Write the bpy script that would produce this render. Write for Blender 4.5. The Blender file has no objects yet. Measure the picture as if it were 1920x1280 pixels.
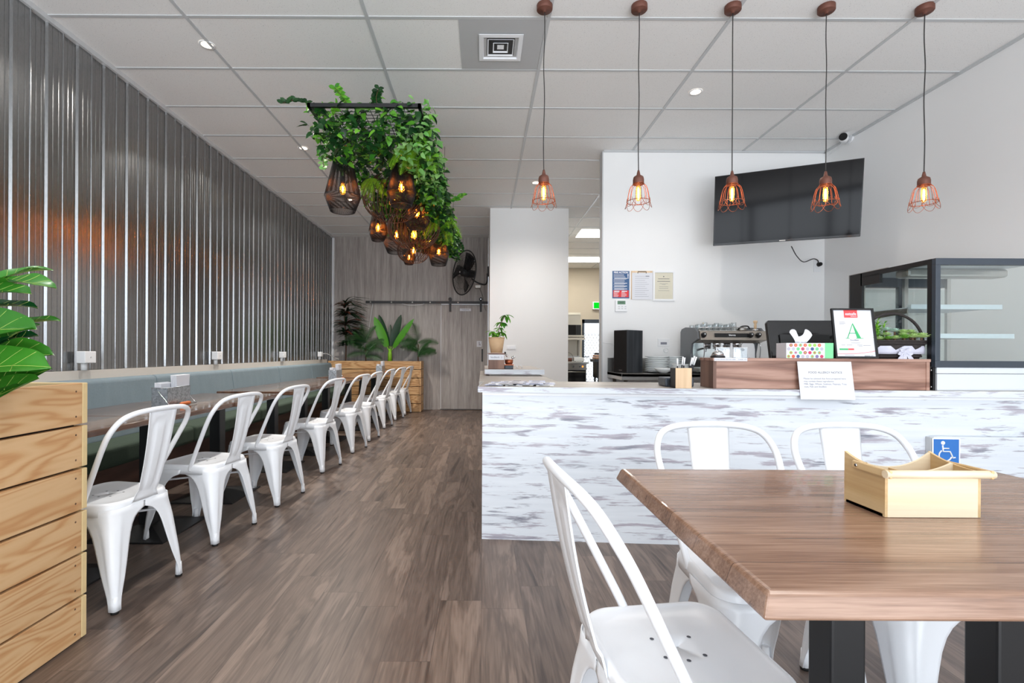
import bpy, bmesh, math, random
from mathutils import Vector, Matrix
random.seed(7)
PI = math.pi
C = bpy.context.scene.collection
F, CX, CY, CAMZ, ROLL = 923.0, 905.0, 660.0, 1.11, 0.005
CEIL = 3.32

def P(px, py, Y):
    """world point seen at a photo position, at depth Y"""
    u = px - CX; v = CY - py
    u, v = u - ROLL * v, v + ROLL * u
    return Vector((u / F * Y, Y, CAMZ + v / F * Y))

def lin(r, g, b):
    f = lambda c: (c / 255 / 12.92) if c / 255 <= .04045 else ((c / 255 + .055) / 1.055) ** 2.4
    return (f(r), f(g), f(b), 1)

# ------------------------------------------------------------------ materials
class N:
    def __init__(s, name):
        s.m = bpy.data.materials.new(name); s.m.use_nodes = True
        s.t = s.m.node_tree; s.t.nodes.clear()
        s.out = s.t.nodes.new('ShaderNodeOutputMaterial')
    def n(s, typ, ins=None, **kw):
        nd = s.t.nodes.new('ShaderNode' + typ)
        for k, v in kw.items(): setattr(nd, k, v)
        for k, v in (ins or {}).items(): s.set(nd, k, v)
        return nd
    def set(s, nd, k, v):
        sock = nd.inputs[k]
        if isinstance(v, bpy.types.NodeSocket): s.t.links.new(v, sock)
        elif isinstance(v, bpy.types.Node): s.t.links.new(v.outputs[0], sock)
        else: sock.default_value = v
    def math(s, op, a, b=0.0, c=None, clamp=False):
        nd = s.n('Math', {0: a, 1: b}, operation=op, use_clamp=clamp)
        if c is not None: s.set(nd, 2, c)
        return nd.outputs[0]
    def coords(s, scale=(1, 1, 1), kind='Object', loc=(0, 0, 0)):
        tc = s.n('TexCoord')
        mp = s.n('Mapping', {'Vector': tc.outputs[kind], 'Scale': scale, 'Location': loc})
        return mp.outputs[0]
    def noise(s, vec, scale=1, detail=2, rough=.5, dist=0):
        return s.n('TexNoise', {'Vector': vec, 'Scale': scale, 'Detail': detail, 'Roughness': rough, 'Distortion': dist}).outputs[0]
    def ramp(s, fac, stops, interp='LINEAR'):
        r = s.n('ValToRGB', {'Fac': fac}); r.color_ramp.interpolation = interp
        e = r.color_ramp.elements
        while len(e) < len(stops): e.new(.5)
        for i, (p, c) in enumerate(stops):
            e[i].position = p; e[i].color = c if len(c) == 4 else (*c, 1)
        return r.outputs[0]
    def mix(s, fac, a, b, mode='MIX'):
        m = s.n('Mix', data_type='RGBA', blend_type=mode)
        s.set(m, 0, fac); s.set(m, 6, a); s.set(m, 7, b)
        return m.outputs[2]
    def bsdf(s, color, rough=.5, metal=0, bump=None, bstr=.2, bdist=.01, **kw):
        b = s.n('BsdfPrincipled')
        s.set(b, 'Base Color', color); s.set(b, 'Roughness', rough); s.set(b, 'Metallic', metal)
        for k, v in kw.items(): s.set(b, k.replace('_', ' '), v)
        if bump is not None:
            bp = s.n('Bump', {'Height': bump, 'Strength': bstr, 'Distance': bdist}); s.set(b, 'Normal', bp.outputs[0])
        s.t.links.new(b.outputs[0], s.out.inputs[0]); return b

def plain(name, rgb, rough=.5, metal=0, var=.04, scale=30, bstr=0, **kw):
    n = N(name); c = lin(*rgb)
    f = n.noise(n.coords(), scale, 2)
    col = n.mix(f, tuple(x * (1 - var) for x in c[:3]) + (1,), tuple(min(1, x * (1 + var)) for x in c[:3]) + (1,))
    n.bsdf(col, rough, metal, bump=f if bstr else None, bstr=bstr, **kw)
    return n.m

def wood(name, stops, axis='x', stretch=14, scale=1.0, rough=.45, rings=9, fine=.25, bstr=.05, island=.0, coat=0):
    """wood grain running along an axis; contour lines of stretched noise give the cathedral figure"""
    n = N(name)
    sc = {'x': (1, stretch, stretch), 'y': (stretch, 1, stretch), 'z': (stretch, stretch, 1)}[axis]
    v = n.coords(tuple(a * scale for a in sc))
    if island:
        g = n.n('NewGeometry')
        off = n.math('MULTIPLY', g.outputs['Random Per Island'], 37.0)
        add = n.n('VectorMath', operation='ADD'); n.set(add, 0, v)
        cmb = n.n('CombineXYZ', {0: off, 1: off, 2: off}); n.set(add, 1, cmb); v = add.outputs[0]
    a = n.noise(v, .35, 3, .5, .3)
    r = n.math('SINE', n.math('MULTIPLY', a, rings * 6.28))
    r = n.math('MULTIPLY_ADD', r, .5, .5)
    fsc = {'x': (4, 160, 160), 'y': (160, 4, 160), 'z': (160, 160, 4)}[axis]
    f = n.noise(n.coords(fsc), 1, 2)
    m = n.math('ADD', n.math('MULTIPLY', r, 1 - fine), n.math('MULTIPLY', f, fine))
    col = n.ramp(m, stops)
    big = n.noise(v, .12, 1)
    col = n.mix(.5, col, n.mix(big, (.62, .62, .62, 1), (1.35, 1.35, 1.35, 1)), 'MULTIPLY')
    if island:
        t = n.ramp(g.outputs['Random Per Island'], [(0, (.82, .82, .82)), (1, (1.15, 1.12, 1.08))])
        col = n.mix(.8, col, t, 'MULTIPLY')
    n.bsdf(col, rough, 0, bump=m, bstr=bstr, bdist=.003, Coat_Weight=coat)
    return n.m

def floor_mat():
    n = N('floor_boards')
    tc = n.n('TexCoord'); sp = n.n('SeparateXYZ', {0: tc.outputs['Object']})
    W, L = .182, 1.22
    u = n.math('DIVIDE', sp.outputs[0], W); iu = n.math('FLOOR', u)
    wn = n.n('TexWhiteNoise', {'W': iu}, noise_dimensions='1D').outputs[0]
    vv = n.math('ADD', n.math('DIVIDE', sp.outputs[1], L), n.math('MULTIPLY', wn, 7.3)); iv = n.math('FLOOR', vv)
    idv = n.n('CombineXYZ', {0: iu, 1: iv, 2: 0.0})
    rnd = n.n('TexWhiteNoise', {'Vector': idv}, noise_dimensions='3D').outputs[0]
    off = n.n('CombineXYZ', {0: n.math('MULTIPLY', rnd, 50), 1: n.math('MULTIPLY', rnd, 31), 2: 0.0})
    v1 = n.n('VectorMath', operation='ADD'); n.set(v1, 0, n.coords((9, .9, 1))); n.set(v1, 1, off)
    a = n.noise(v1.outputs[0], 1.0, 4, .6, .6)
    v2 = n.n('VectorMath', operation='ADD'); n.set(v2, 0, n.coords((110, 3.5, 1))); n.set(v2, 1, off)
    f = n.noise(v2.outputs[0], 1.0, 3, .6)
    rings = n.math('MULTIPLY_ADD', n.math('SINE', n.math('MULTIPLY', a, 34)), .5, .5)
    m = n.math('ADD', n.math('ADD', n.math('MULTIPLY', a, .55), n.math('MULTIPLY', f, .35)), n.math('MULTIPLY', rings, .12))
    col = n.ramp(m, [(.28, lin(52, 44, 40)), (.45, lin(92, 79, 71)), (.60, lin(118, 103, 93)), (.8, lin(142, 127, 117))])
    tint = n.ramp(rnd, [(0, (.80, .79, .80)), (.5, (1, .99, .98)), (1, (1.16, 1.13, 1.10))])
    col = n.mix(1.0, col, tint, 'MULTIPLY')
    fu = n.math('FRACT', u); fv = n.math('FRACT', vv)
    eu = n.math('MINIMUM', fu, n.math('SUBTRACT', 1.0, fu)); ev = n.math('MINIMUM', fv, n.math('SUBTRACT', 1.0, fv))
    gap = n.math('MAXIMUM', n.math('LESS_THAN', eu, .006), n.math('LESS_THAN', ev, .001))
    col = n.mix(n.math('MULTIPLY', gap, .55), col, lin(50, 42, 38))
    n.bsdf(col, n.math('MULTIPLY_ADD', f, .15, .30), 0, bump=m, bstr=.12, bdist=.002, Specular_IOR_Level=.5)
    return n.m

def whitewash(name='whitewashed_boards'):
    n = N(name)
    c = n.coords((2.3, 3, 16))
    patch = n.noise(c, 1.5, 5, .62, .4)
    streak = n.noise(n.coords((5, 8, 120)), 1.0, 3, .6)
    hold = n.noise(n.coords((3.0, 3, 16), loc=(4, 3, 1)), 1.0, 2)
    m = n.math('ADD', n.math('MULTIPLY', patch, .74), n.math('MULTIPLY', streak, .30))
    mask = n.ramp(m, [(.545, (0, 0, 0)), (.60, (.8, .8, .8)), (.68, (1, 1, 1))])
    base = n.mix(n.noise(n.coords((2, 2, 30)), 1.2, 3), lin(200, 207, 215), lin(226, 231, 237))
    dark = n.ramp(hold, [(.35, lin(108, 110, 124)), (.55, lin(164, 156, 168)), (.75, lin(134, 130, 142))])
    col = n.mix(n.math('MULTIPLY', mask, .95), base, dark)
    crack = n.ramp(n.noise(n.coords((2.2, 6, 60), loc=(9, 1, 3)), 1.0, 4, .65), [(.66, (0, 0, 0)), (.72, (1, 1, 1))])
    col = n.mix(n.math('MULTIPLY', crack, .7), col, lin(100, 102, 114))
    n.bsdf(col, .42, 0, bump=m, bstr=.05, bdist=.002)
    return n.m

def fabric(name, a, b):
    n = N(name)
    w = n.noise(n.coords((260, 260, 60)), 1, 3, .7)
    w2 = n.noise(n.coords((14, 14, 4)), 1, 2)
    col = n.mix(n.math('ADD', n.math('MULTIPLY', w, .7), n.math('MULTIPLY', w2, .3)), lin(*a), lin(*b))
    n.bsdf(col, .9, 0, bump=w, bstr=.25, bdist=.002)
    return n.m

def leafmat(name, a, b, rough=.4):
    n = N(name)
    g = n.n('NewGeometry')
    col = n.mix(g.outputs['Random Per Island'], lin(*a), lin(*b))
    f = n.noise(n.coords(), 9, 2)
    col = n.mix(.4, col, n.mix(f, (.55, .6, .5, 1), (1.4, 1.35, 1.2, 1)), 'MULTIPLY')
    b1 = n.bsdf(col, rough)
    tr = n.n('BsdfTranslucent', {'Color': n.mix(1.0, col, (1.1, 1.2, .6, 1), 'MULTIPLY')})
    mx = n.n('MixShader', {0: .18, 1: b1.outputs[0], 2: tr.outputs[0]})
    n.t.links.new(mx.outputs[0], n.out.inputs[0])
    return n.m

def emit(name, rgb, strength):
    n = N(name)
    f = n.noise(n.coords(), 40, 1)
    e = n.n('Emission', {'Color': n.mix(f, lin(*rgb), lin(*rgb)), 'Strength': strength})
    n.t.links.new(e.outputs[0], n.out.inputs[0]); return n.m

def pane(name, tint=(1, 1, 1), refl=.04, rough=.02, base=0.0, edge=1.0):
    """thin pane: passes light straight through, mirrors at grazing angles"""
    n = N(name)
    tr = n.n('BsdfTransparent', {'Color': (*tint, 1)})
    gl = n.n('BsdfGlossy', {'Color': (1, 1, 1, 1), 'Roughness': rough})
    if edge < 1: n.set(tr, 'Color', n.mix(n.math('POWER', n.n('LayerWeight', {'Blend': .5}).outputs['Facing'], 1.5), (*tint, 1), tuple(c * edge for c in tint) + (1,)))
    lw = n.n('LayerWeight', {'Blend': .5}).outputs['Facing']
    fac = n.math('ADD', n.math('MULTIPLY', n.math('POWER', lw, 5.0), .9), refl + base, clamp=True)
    mx = n.n('MixShader', {0: fac, 1: tr.outputs[0], 2: gl.outputs[0]})
    n.t.links.new(mx.outputs[0], n.out.inputs[0]); return n.m

def galv(name, a=(150, 158, 164), b=(205, 212, 218), rough=.35, metal=.85):
    n = N(name)
    v = n.n('TexVoronoi', {'Vector': n.coords(), 'Scale': 90.0})
    n.bsdf(n.mix(v.outputs['Color'], lin(*a), lin(*b)), rough, metal); return n.m

M = {}
def mats():
    M['floor'] = floor_mat()
    M['white_wall'] = plain('white_wall_paint', (238, 239, 239), .6, scale=4, var=.01)
    M['beige_wall'] = plain('beige_wall_paint', (205, 195, 178), .7, scale=4, var=.02)
    n = N('ceiling_tile'); f = n.noise(n.coords((1, 1, 1)), 160, 3, .7)
    pits = n.ramp(f, [(.30, (.45, .45, .45)), (.38, (1, 1, 1))])
    n.bsdf(n.mix(1.0, lin(238, 238, 237), pits, 'MULTIPLY'), .85, bump=pits, bstr=.3, bdist=.002); M['tile'] = n.m
    M['tbar'] = plain('ceiling_bar_enamel', (196, 199, 201), .4)
    n = N('profiled_steel'); f = n.noise(n.coords((60, 60, 20)), 2, 3, .7)
    n.bsdf(n.mix(f, lin(138, 139, 139), lin(172, 174, 176)), n.math('MULTIPLY_ADD', f, .10, .20), 1.0, bump=f, bstr=.06, bdist=.002); M['steel_wall'] = n.m
    n = N('grey_laminate')
    a = n.noise(n.coords((16, 16, .8)), 1, 4, .6, .4); f = n.noise(n.coords((150, 150, 5)), 1, 2)
    m = n.math('ADD', n.math('MULTIPLY', a, .6), n.math('MULTIPLY', f, .4))
    n.bsdf(n.ramp(m, [(.3, lin(128, 121, 117)), (.5, lin(166, 159, 154)), (.68, lin(192, 187, 183))]), .45, bump=m, bstr=.05, bdist=.002)
    M['laminate'] = n.m
    M['white_metal'] = plain('white_powdercoat', (238, 241, 245), .28, var=.01)
    M['black'] = plain('black_powdercoat', (24, 25, 27), .42)
    M['black_gloss'] = plain('black_gloss', (14, 14, 16), .12)
    M['rubber'] = plain('black_rubber', (18, 18, 18), .7)
    M['screen'] = plain('dark_screen', (12, 12, 15), .08, Specular_IOR_Level=.28)
    M['table'] = wood('table_walnut', [(.1, lin(78, 55, 42)), (.5, lin(124, 92, 70)), (.9, lin(150, 116, 92))], 'x', 12, 2.2, .26, 2.5, .55, .05, coat=.15)
    n = N('dining_table_top')
    a = n.noise(n.coords((1.1, 9, 9)), 1.3, 4, .6, .4); f = n.noise(n.coords((6, 190, 190)), 1, 3, .65)
    m = n.math('ADD', n.math('MULTIPLY', a, .55), n.math('MULTIPLY', f, .45))
    col = n.ramp(m, [(.32, lin(88, 64, 52)), (.48, lin(128, 98, 80)), (.60, lin(150, 120, 101)), (.75, lin(170, 140, 122))])
    ck = n.ramp(n.noise(n.coords((1.6, 42, 42), loc=(3, 1, 0)), 1, 4, .6), [(.63, (0, 0, 0)), (.68, (1, 1, 1))])
    col = n.mix(n.math('MULTIPLY', ck, .55), col, lin(62, 44, 36))
    sp = n.n('SeparateXYZ', {0: n.coords((1, 1, 1))})
    wob = n.math('MULTIPLY', n.noise(n.coords((3, 3, 3)), 1, 2), .012)
    fr = n.math('FRACT', n.math('DIVIDE', n.math('ADD', sp.outputs[1], wob), .131))
    col = n.mix(n.math('MULTIPLY', n.math('LESS_THAN', fr, .018), .6), col, lin(56, 40, 34))
    n.bsdf(col, .27, 0, bump=m, bstr=.06, bdist=.002, Coat_Weight=.2); M['table'] = n.m
    M['btable'] = wood('bench_table_walnut', [(.1, lin(58, 38, 30)), (.5, lin(86, 60, 47)), (.9, lin(112, 82, 64))], 'y', 12, 2.0, .12, 2.5, .5, .04, coat=.25)
    M['pine'] = wood('pine_boards', [(.0, lin(194, 140, 90)), (.2, lin(208, 160, 110)), (.42, lin(216, 174, 126)), (1, lin(224, 186, 140))], 'y', 7, 2.4, .55, 15, .25, .06, island=1)
    M['pine_x'] = wood('pine_boards_across', [(.0, lin(170, 118, 72)), (.25, lin(196, 150, 100)), (.7, lin(214, 172, 122)), (1, lin(222, 184, 136))], 'x', 7, 2.4, .55, 15, .25, .06, island=1)
    M['pine_end'] = plain('pine_end_grain', (222, 196, 146), .6, var=.1, scale=25)
    M['bamboo'] = wood('bamboo', [(.1, lin(214, 194, 160)), (.5, lin(224, 206, 176)), (.9, lin(230, 215, 188))], 'x', 20, 1.5, .4, 2, .5, .02)
    M['bamboo_y'] = wood('bamboo_side', [(.1, lin(186, 152, 106)), (.5, lin(202, 172, 126)), (.9, lin(214, 186, 142))], 'y', 20, 1.5, .4, 2, .5, .02)
    M['box_wood'] = wood('reddish_laminate', [(.05, lin(112, 78, 66)), (.45, lin(150, 112, 96)), (.9, lin(178, 142, 126))], 'x', 12, 1.6, .45, 6, .35, .03)
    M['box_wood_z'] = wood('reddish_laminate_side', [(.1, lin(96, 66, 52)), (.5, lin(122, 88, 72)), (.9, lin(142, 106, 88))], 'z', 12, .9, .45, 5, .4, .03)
    M['dark_wood'] = wood('dark_plinth', [(.1, lin(58, 36, 28)), (.6, lin(84, 56, 44)), (.9, lin(100, 70, 56))], 'y', 12, .9, .5, 5, .4, .03)
    M['light_wood'] = wood('light_block_wood', [(.1, lin(210, 178, 140)), (.5, lin(224, 194, 158)), (.9, lin(232, 206, 172))], 'z', 12, 2, .5, 3, .4, .02)
    M['black_wood'] = wood('black_speaker_veneer', [(.1, lin(30, 33, 38)), (.5, lin(46, 50, 55)), (.9, lin(62, 66, 70))], 'z', 16, 2, .5, 3, .5, .03)
    M['wash'] = whitewash()
    n = N('grey_beige_worktop'); c = n.noise(n.coords((2, 14, 3)), 1.6, 4, .6, .3); f = n.noise(n.coords((5, 120, 8)), 1, 3)
    n.bsdf(n.ramp(n.math('ADD', n.math('MULTIPLY', c, .6), n.math('MULTIPLY', f, .4)), [(.35, lin(142, 134, 126)), (.52, lin(178, 171, 163)), (.68, lin(204, 199, 193))]), .4); M['wash_top'] = n.m
    M['cushion'] = fabric('blue_grey_fabric', (96, 112, 120), (134, 150, 158))
    M['seat_fabric'] = fabric('shaded_green_grey_fabric', (46, 60, 48), (70, 86, 72))  # green-grey fabric with the shade under the tables put into its dark tone
    M['ledge'] = plain('beige_capping', (205, 200, 192), .5, var=.02)
    M['plastic'] = plain('white_plastic', (236, 238, 240), .35, var=.01)
    M['offwhite'] = plain('warm_white_plastic', (225, 222, 212), .4, var=.01)
    M['paper'] = plain('white_paper', (222, 224, 230), .8, var=.01)
    M['cream_paper'] = plain('cream_paper', (214, 209, 190), .3, var=.02)
    M['galv'] = galv('galvanised_tin')
    M['steel'] = plain('brushed_steel', (190, 188, 184), .28, .95, var=.08, scale=12)
    M['steel_dark'] = plain('dim_steel', (150, 146, 140), .35, .9, var=.08)
    M['chrome'] = plain('chrome', (225, 226, 228), .08, 1)
    M['copper'] = plain('copper_wire', (168, 96, 66), .35, .75)
    M['rust'] = plain('rusty_brown_metal', (110, 70, 58), .6, .35, var=.15)
    M['bulb_hot'] = emit('glowing_filament', (255, 150, 60), 360)
    M['bulb_hot_big'] = emit('glowing_pendant_filament', (255, 190, 120), 60)
    n = N('amber_bulb_glass')
    tr = n.n('BsdfTransparent', {'Color': (1, .72, .38, 1)}); gl = n.n('BsdfTranslucent', {'Color': (1, .62, .25, 1)}); g2 = n.n('BsdfGlossy', {'Roughness': .05})
    m1 = n.n('MixShader', {0: .22, 1: tr.outputs[0], 2: gl.outputs[0]}); m2 = n.n('MixShader', {0: n.math('MULTIPLY', n.n('LayerWeight', {'Blend': .5}).outputs['Facing'], .25), 1: m1.outputs[0], 2: g2.outputs[0]})
    n.t.links.new(m2.outputs[0], n.out.inputs[0]); M['bulb_glass'] = n.m
    M['downlight'] = emit('downlight_lens', (255, 226, 190), 9)
    M['panel_light'] = emit('panel_light_lens', (255, 250, 238), 15)
    M['exit_green'] = emit('exit_sign_green', (10, 225, 40), 1.0)
    M['exit_white'] = emit('exit_sign_white', (255, 255, 255), 1.1)
    M['orange_led'] = emit('orange_indicator', (255, 130, 40), 3)
    M['glass'] = pane('clear_glass', (.93, .97, .96))
    M['case_glass'] = pane('case_glass', (.93, .97, .965), base=.05)
    M['tumbler'] = pane('tumbler_glass', (.90, .93, .94), base=.10, edge=.35)
    M['strand'] = plain('black_cord_strands', (14, 13, 13), .6)
    M['brown_wire'] = plain('brown_black_wire', (66, 48, 38), .5)
    M['cable'] = plain('dark_cable', (48, 46, 46), .6)
    M['leaf_fig'] = leafmat('fig_leaf', (34, 96, 26), (62, 132, 40), .3)
    M['leaf_fig_dark'] = leafmat('dark_fig_leaf', (14, 62, 34), (24, 84, 40), .22)
    M['vein'] = plain('leaf_vein', (150, 170, 80), .5)
    M['leaf_ivy'] = leafmat('ivy_leaf', (44, 122, 30), (128, 198, 64))
    M['leaf_ivy_dark'] = leafmat('dark_ivy_leaf', (14, 52, 24), (34, 84, 34))
    M['leaf_pale'] = leafmat('pale_ivy_leaf', (100, 166, 84), (158, 204, 130))
    M['leaf_fern'] = leafmat('fern_frond', (112, 176, 36), (160, 208, 60))
    M['leaf_drac'] = leafmat('dracaena_leaf', (18, 54, 38), (44, 60, 40))
    M['leaf_drac_red'] = leafmat('red_edged_leaf', (96, 46, 40), (120, 66, 50))
    M['leaf_palm'] = leafmat('palm_frond', (24, 66, 30), (48, 96, 40))
    M['leaf_bop'] = leafmat('broad_green_leaf', (60, 140, 30), (96, 172, 40))
    M['leaf_bop_dark'] = leafmat('broad_dark_leaf', (12, 48, 26), (20, 66, 34))
    M['stem'] = plain('bright_green_stem', (130, 190, 40), .5)
    M['bark'] = plain('brown_stem', (96, 70, 52), .8, var=.2)
    M['soil'] = plain('dark_soil', (46, 36, 30), .95, var=.3)
    M['pot'] = plain('woven_pot', (196, 164, 128), .7, var=.12, scale=18)
    M['succ'] = leafmat('succulent_leaf', (150, 188, 110), (196, 222, 160))
    M['succ_g'] = leafmat('green_succulent_leaf', (84, 150, 50), (130, 184, 80))
    M['succ_b'] = leafmat('blue_succulent_leaf', (168, 200, 204), (196, 220, 220))
    M['wicker'] = plain('dark_wicker', (44, 38, 38), .8, var=.3, scale=60, bstr=.5)
    M['tulle'] = plain('white_tulle', (196, 197, 212), .8, var=.08, scale=60)
    M['china'] = plain('white_china', (240, 244, 245), .15, var=.01)
    M['grip'] = plain('orange_wood_grip', (196, 104, 52), .6, var=.25)
    M['blue'] = plain('blue_sign', (44, 112, 190), .35, var=.01)
    M['poster_blue'] = plain('poster_blue', (52, 92, 140), .4, var=.02)
    M['poster_red'] = plain('poster_red', (226, 34, 38), .4, var=.02)
    M['red'] = plain('coral_red_print', (232, 76, 78), .4, var=.02)
    M['green'] = plain('green_print', (52, 172, 104), .4, var=.06)
    M['box_green'] = plain('mint_card', (122, 208, 150), .5, var=.02)
    M['ink'] = plain('grey_ink', (84, 86, 94), .8)
    M['ink_light'] = plain('faint_grey_ink', (132, 134, 146), .8)
    M['ink_black'] = plain('black_ink', (40, 42, 46), .8)
    M['lcd'] = plain('lcd_green', (88, 130, 100), .3)
    M['tan'] = plain('tan_cushion', (196, 150, 116), .7)
    M['grey_panel'] = plain('slate_grey_panel', (104, 108, 112), .4)
    M['frame_grey'] = plain('charcoal_case_frame', (58, 66, 76), .35)
    M['case_white'] = plain('white_case_panel', (214, 220, 226), .35, var=.01)
    M['machine'] = plain('warm_steel_body', (170, 162, 152), .3, .8)
    M['vent'] = plain('grey_vent_panel', (186, 188, 190), .5, var=.01)

# ------------------------------------------------------------------ mesh builder
class MB:
    def __init__(s): s.v = []; s.f = []; s.sm = []
    def add(s, verts, faces, smooth=False):
        o = len(s.v); s.v += [tuple(v) for v in verts]
        s.f += [tuple(i + o for i in f) for f in faces]; s.sm += [smooth] * len(faces); return s
    def box(s, x0, x1, y0, y1, z0, z1, m=None):
        vs = [Vector((x, y, z)) for z in (z0, z1) for y in (y0, y1) for x in (x0, x1)]
        if m is not None: vs = [m @ v for v in vs]
        return s.add(vs, [(0, 2, 3, 1), (4, 5, 7, 6), (0, 1, 5, 4), (2, 6, 7, 3), (0, 4, 6, 2), (1, 3, 7, 5)])
    def prism(s, poly, z0, z1, m=None):
        """poly in XY extruded in Z; m maps it elsewhere"""
        n = len(poly); vs = [Vector((*p, z0)) for p in poly] + [Vector((*p, z1)) for p in poly]
        if m is not None: vs = [m @ v for v in vs]
        return s.add(vs, [tuple(range(n - 1, -1, -1)), tuple(range(n, 2 * n))] + [(i, (i + 1) % n, n + (i + 1) % n, n + i) for i in range(n)])
    def lathe(s, prof, c=(0, 0, 0), seg=20, m=None, cap=True, smooth=True):
        vs = []; c = Vector(c)
        for r, z in prof:
            for k in range(seg):
                a = 2 * PI * k / seg; vs.append(Vector((r * math.cos(a), r * math.sin(a), z)))
        vs = [(m @ v if m is not None else v) + c for v in vs]
        fs = [(i * seg + k, i * seg + (k + 1) % seg, (i + 1) * seg + (k + 1) % seg, (i + 1) * seg + k) for i in range(len(prof) - 1) for k in range(seg)]
        s.add(vs, fs, smooth)
        if cap:
            o = len(s.v) - len(vs)
            s.f.append(tuple(o + k for k in range(seg - 1, -1, -1))); s.sm.append(False)
            e = o + (len(prof) - 1) * seg
            s.f.append(tuple(e + k for k in range(seg))); s.sm.append(False)
        return s
    def cyl(s, a, b, r, r2=None, seg=12): return s.tube([a, b], [r, r if r2 is None else r2], seg)
    def tube(s, pts, r, seg=8, closed=False, smooth=True):
        pts = [Vector(p) for p in pts]; n = len(pts)
        rs = r if isinstance(r, (list, tuple)) else [r] * n
        vs = []; up = None
        for i, p in enumerate(pts):
            if closed: t = pts[(i + 1) % n] - pts[i - 1]
            else: t = pts[min(i + 1, n - 1)] - pts[max(i - 1, 0)]
            if t.length < 1e-9: t = Vector((0, 0, 1))
            t.normalize()
            if up is None:
                up = Vector((0, 0, 1)) if abs(t.z) < .9 else Vector((1, 0, 0))
            a = t.cross(up)
            if a.length < 1e-6: a = t.cross(Vector((0, 1, .1)))
            a.normalize(); up = a.cross(t).normalized()
            for k in range(seg):
                w = 2 * PI * k / seg; vs.append(p + (a * math.cos(w) + up * math.sin(w)) * rs[i])
        m = n if closed else n - 1
        fs = [(i * seg + k, i * seg + (k + 1) % seg, ((i + 1) % n) * seg + (k + 1) % seg, ((i + 1) % n) * seg + k) for i in range(m) for k in range(seg)]
        s.add(vs, fs, smooth)
        if not closed:
            o = len(s.v) - len(vs); s.f.append(tuple(o + k for k in range(seg - 1, -1, -1))); s.sm.append(False)
            e = o + (n - 1) * seg; s.f.append(tuple(e + k for k in range(seg))); s.sm.append(False)
        return s
    def grid(s, rows, smooth=True, closed=False):
        h = len(rows); w = len(rows[0]); k = w if closed else w - 1
        return s.add([v for r in rows for v in r], [(i * w + j, i * w + (j + 1) % w, (i + 1) * w + (j + 1) % w, (i + 1) * w + j) for i in range(h - 1) for j in range(k)], smooth)
    def leaf(s, base, d, up, L, W, bend=.3, fold=.15, n=5, tip=.0, shape=None):
        """one leaf with a folded midrib, bending towards -up along its length"""
        base = Vector(base); d = Vector(d).normalized(); up = Vector(up)
        side = d.cross(up)
        if side.length < 1e-5: side = d.cross(Vector((1, .3, 0)))
        side.normalize(); up = side.cross(d).normalized()
        rows = []; p = base.copy(); dd = d.copy()
        for i in range(n + 1):
            t = i / n
            w = W * .5 * (shape(t) if shape else math.sin(PI * min(1, t * .92 + .04)) ** .8)
            if i == n: w = W * .02
            uu = side.cross(dd).normalized()
            rows.append([p - side * w + uu * w * fold * 2, p, p + side * w + uu * w * fold * 2])
            dd = (dd - up * bend / n).normalized(); p = p + dd * (L / n)
        return s.grid(rows)
    def build(s, name, mat, parent=None, kind=None, origin=None, bevel=0, solid=0, label=None, mod_seg=2):
        me = bpy.data.meshes.new(name)
        if parent is not None: mi = ROOT[parent.name].inverted(); T_ = None
        else:
            if origin is None:
                xs = [v[0] for v in s.v]; ys = [v[1] for v in s.v]; zs = [v[2] for v in s.v]
                origin = ((min(xs) + max(xs)) / 2, (min(ys) + max(ys)) / 2, min(zs))
            mi = Matrix.Translation(-Vector(origin))
        me.from_pydata([mi @ Vector(v) for v in s.v], [], s.f)
        me.polygons.foreach_set('use_smooth', s.sm); me.update()
        me.materials.append(M[mat] if isinstance(mat, str) else mat)
        o = bpy.data.objects.new(name, me); C.objects.link(o)
        if parent is not None:
            o.parent = parent; ROOT[o.name] = ROOT[parent.name]
        else:
            o.location = origin; ROOT[o.name] = Matrix.Translation(Vector(origin))
        if bevel:
            b = o.modifiers.new('bevel', 'BEVEL'); b.width = bevel; b.segments = mod_seg; b.limit_method = 'ANGLE'
        if solid:
            b = o.modifiers.new('solid', 'SOLIDIFY'); b.thickness = solid; b.offset = 0
        if kind: o['kind'] = kind
        if label: o['label'] = label
        return o
ROOT = {}
def thing(name, label, cat, loc=(0, 0, 0), rz=0, group=None):
    o = bpy.data.objects.new(name, None); C.objects.link(o); o.empty_display_size = .05
    o.location = loc; o.rotation_euler = (0, 0, rz)
    o['label'] = label; o['category'] = cat
    if group: o['group'] = group
    ROOT[o.name] = Matrix.Translation(Vector(loc)) @ Matrix.Rotation(rz, 4, 'Z')
    return o
def tag(o, label, cat, group=None, kind=None):
    o['label'] = label; o['category'] = cat
    if group: o['group'] = group
    if kind: o['kind'] = kind
    return o
def struct(mb, name, mat, **kw):
    kw.setdefault('origin', (0, 0, 0)); return mb.build(name, mat, kind='structure', **kw)
KIDS = {}
def copy_tree(root, loc, rz, label, group=None):
    r = root.copy(); C.objects.link(r); r.location = loc; r.rotation_euler = (0, 0, rz); r['label'] = label
    if group: r['group'] = group
    if root.name not in KIDS:
        KIDS[root.name] = [(ch, list(ch.children)) for ch in root.children]
    for ch, gs in KIDS[root.name]:
        c = ch.copy(); C.objects.link(c); c.parent = r
        for g in gs:
            d = g.copy(); C.objects.link(d); d.parent = c
    return r
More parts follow.
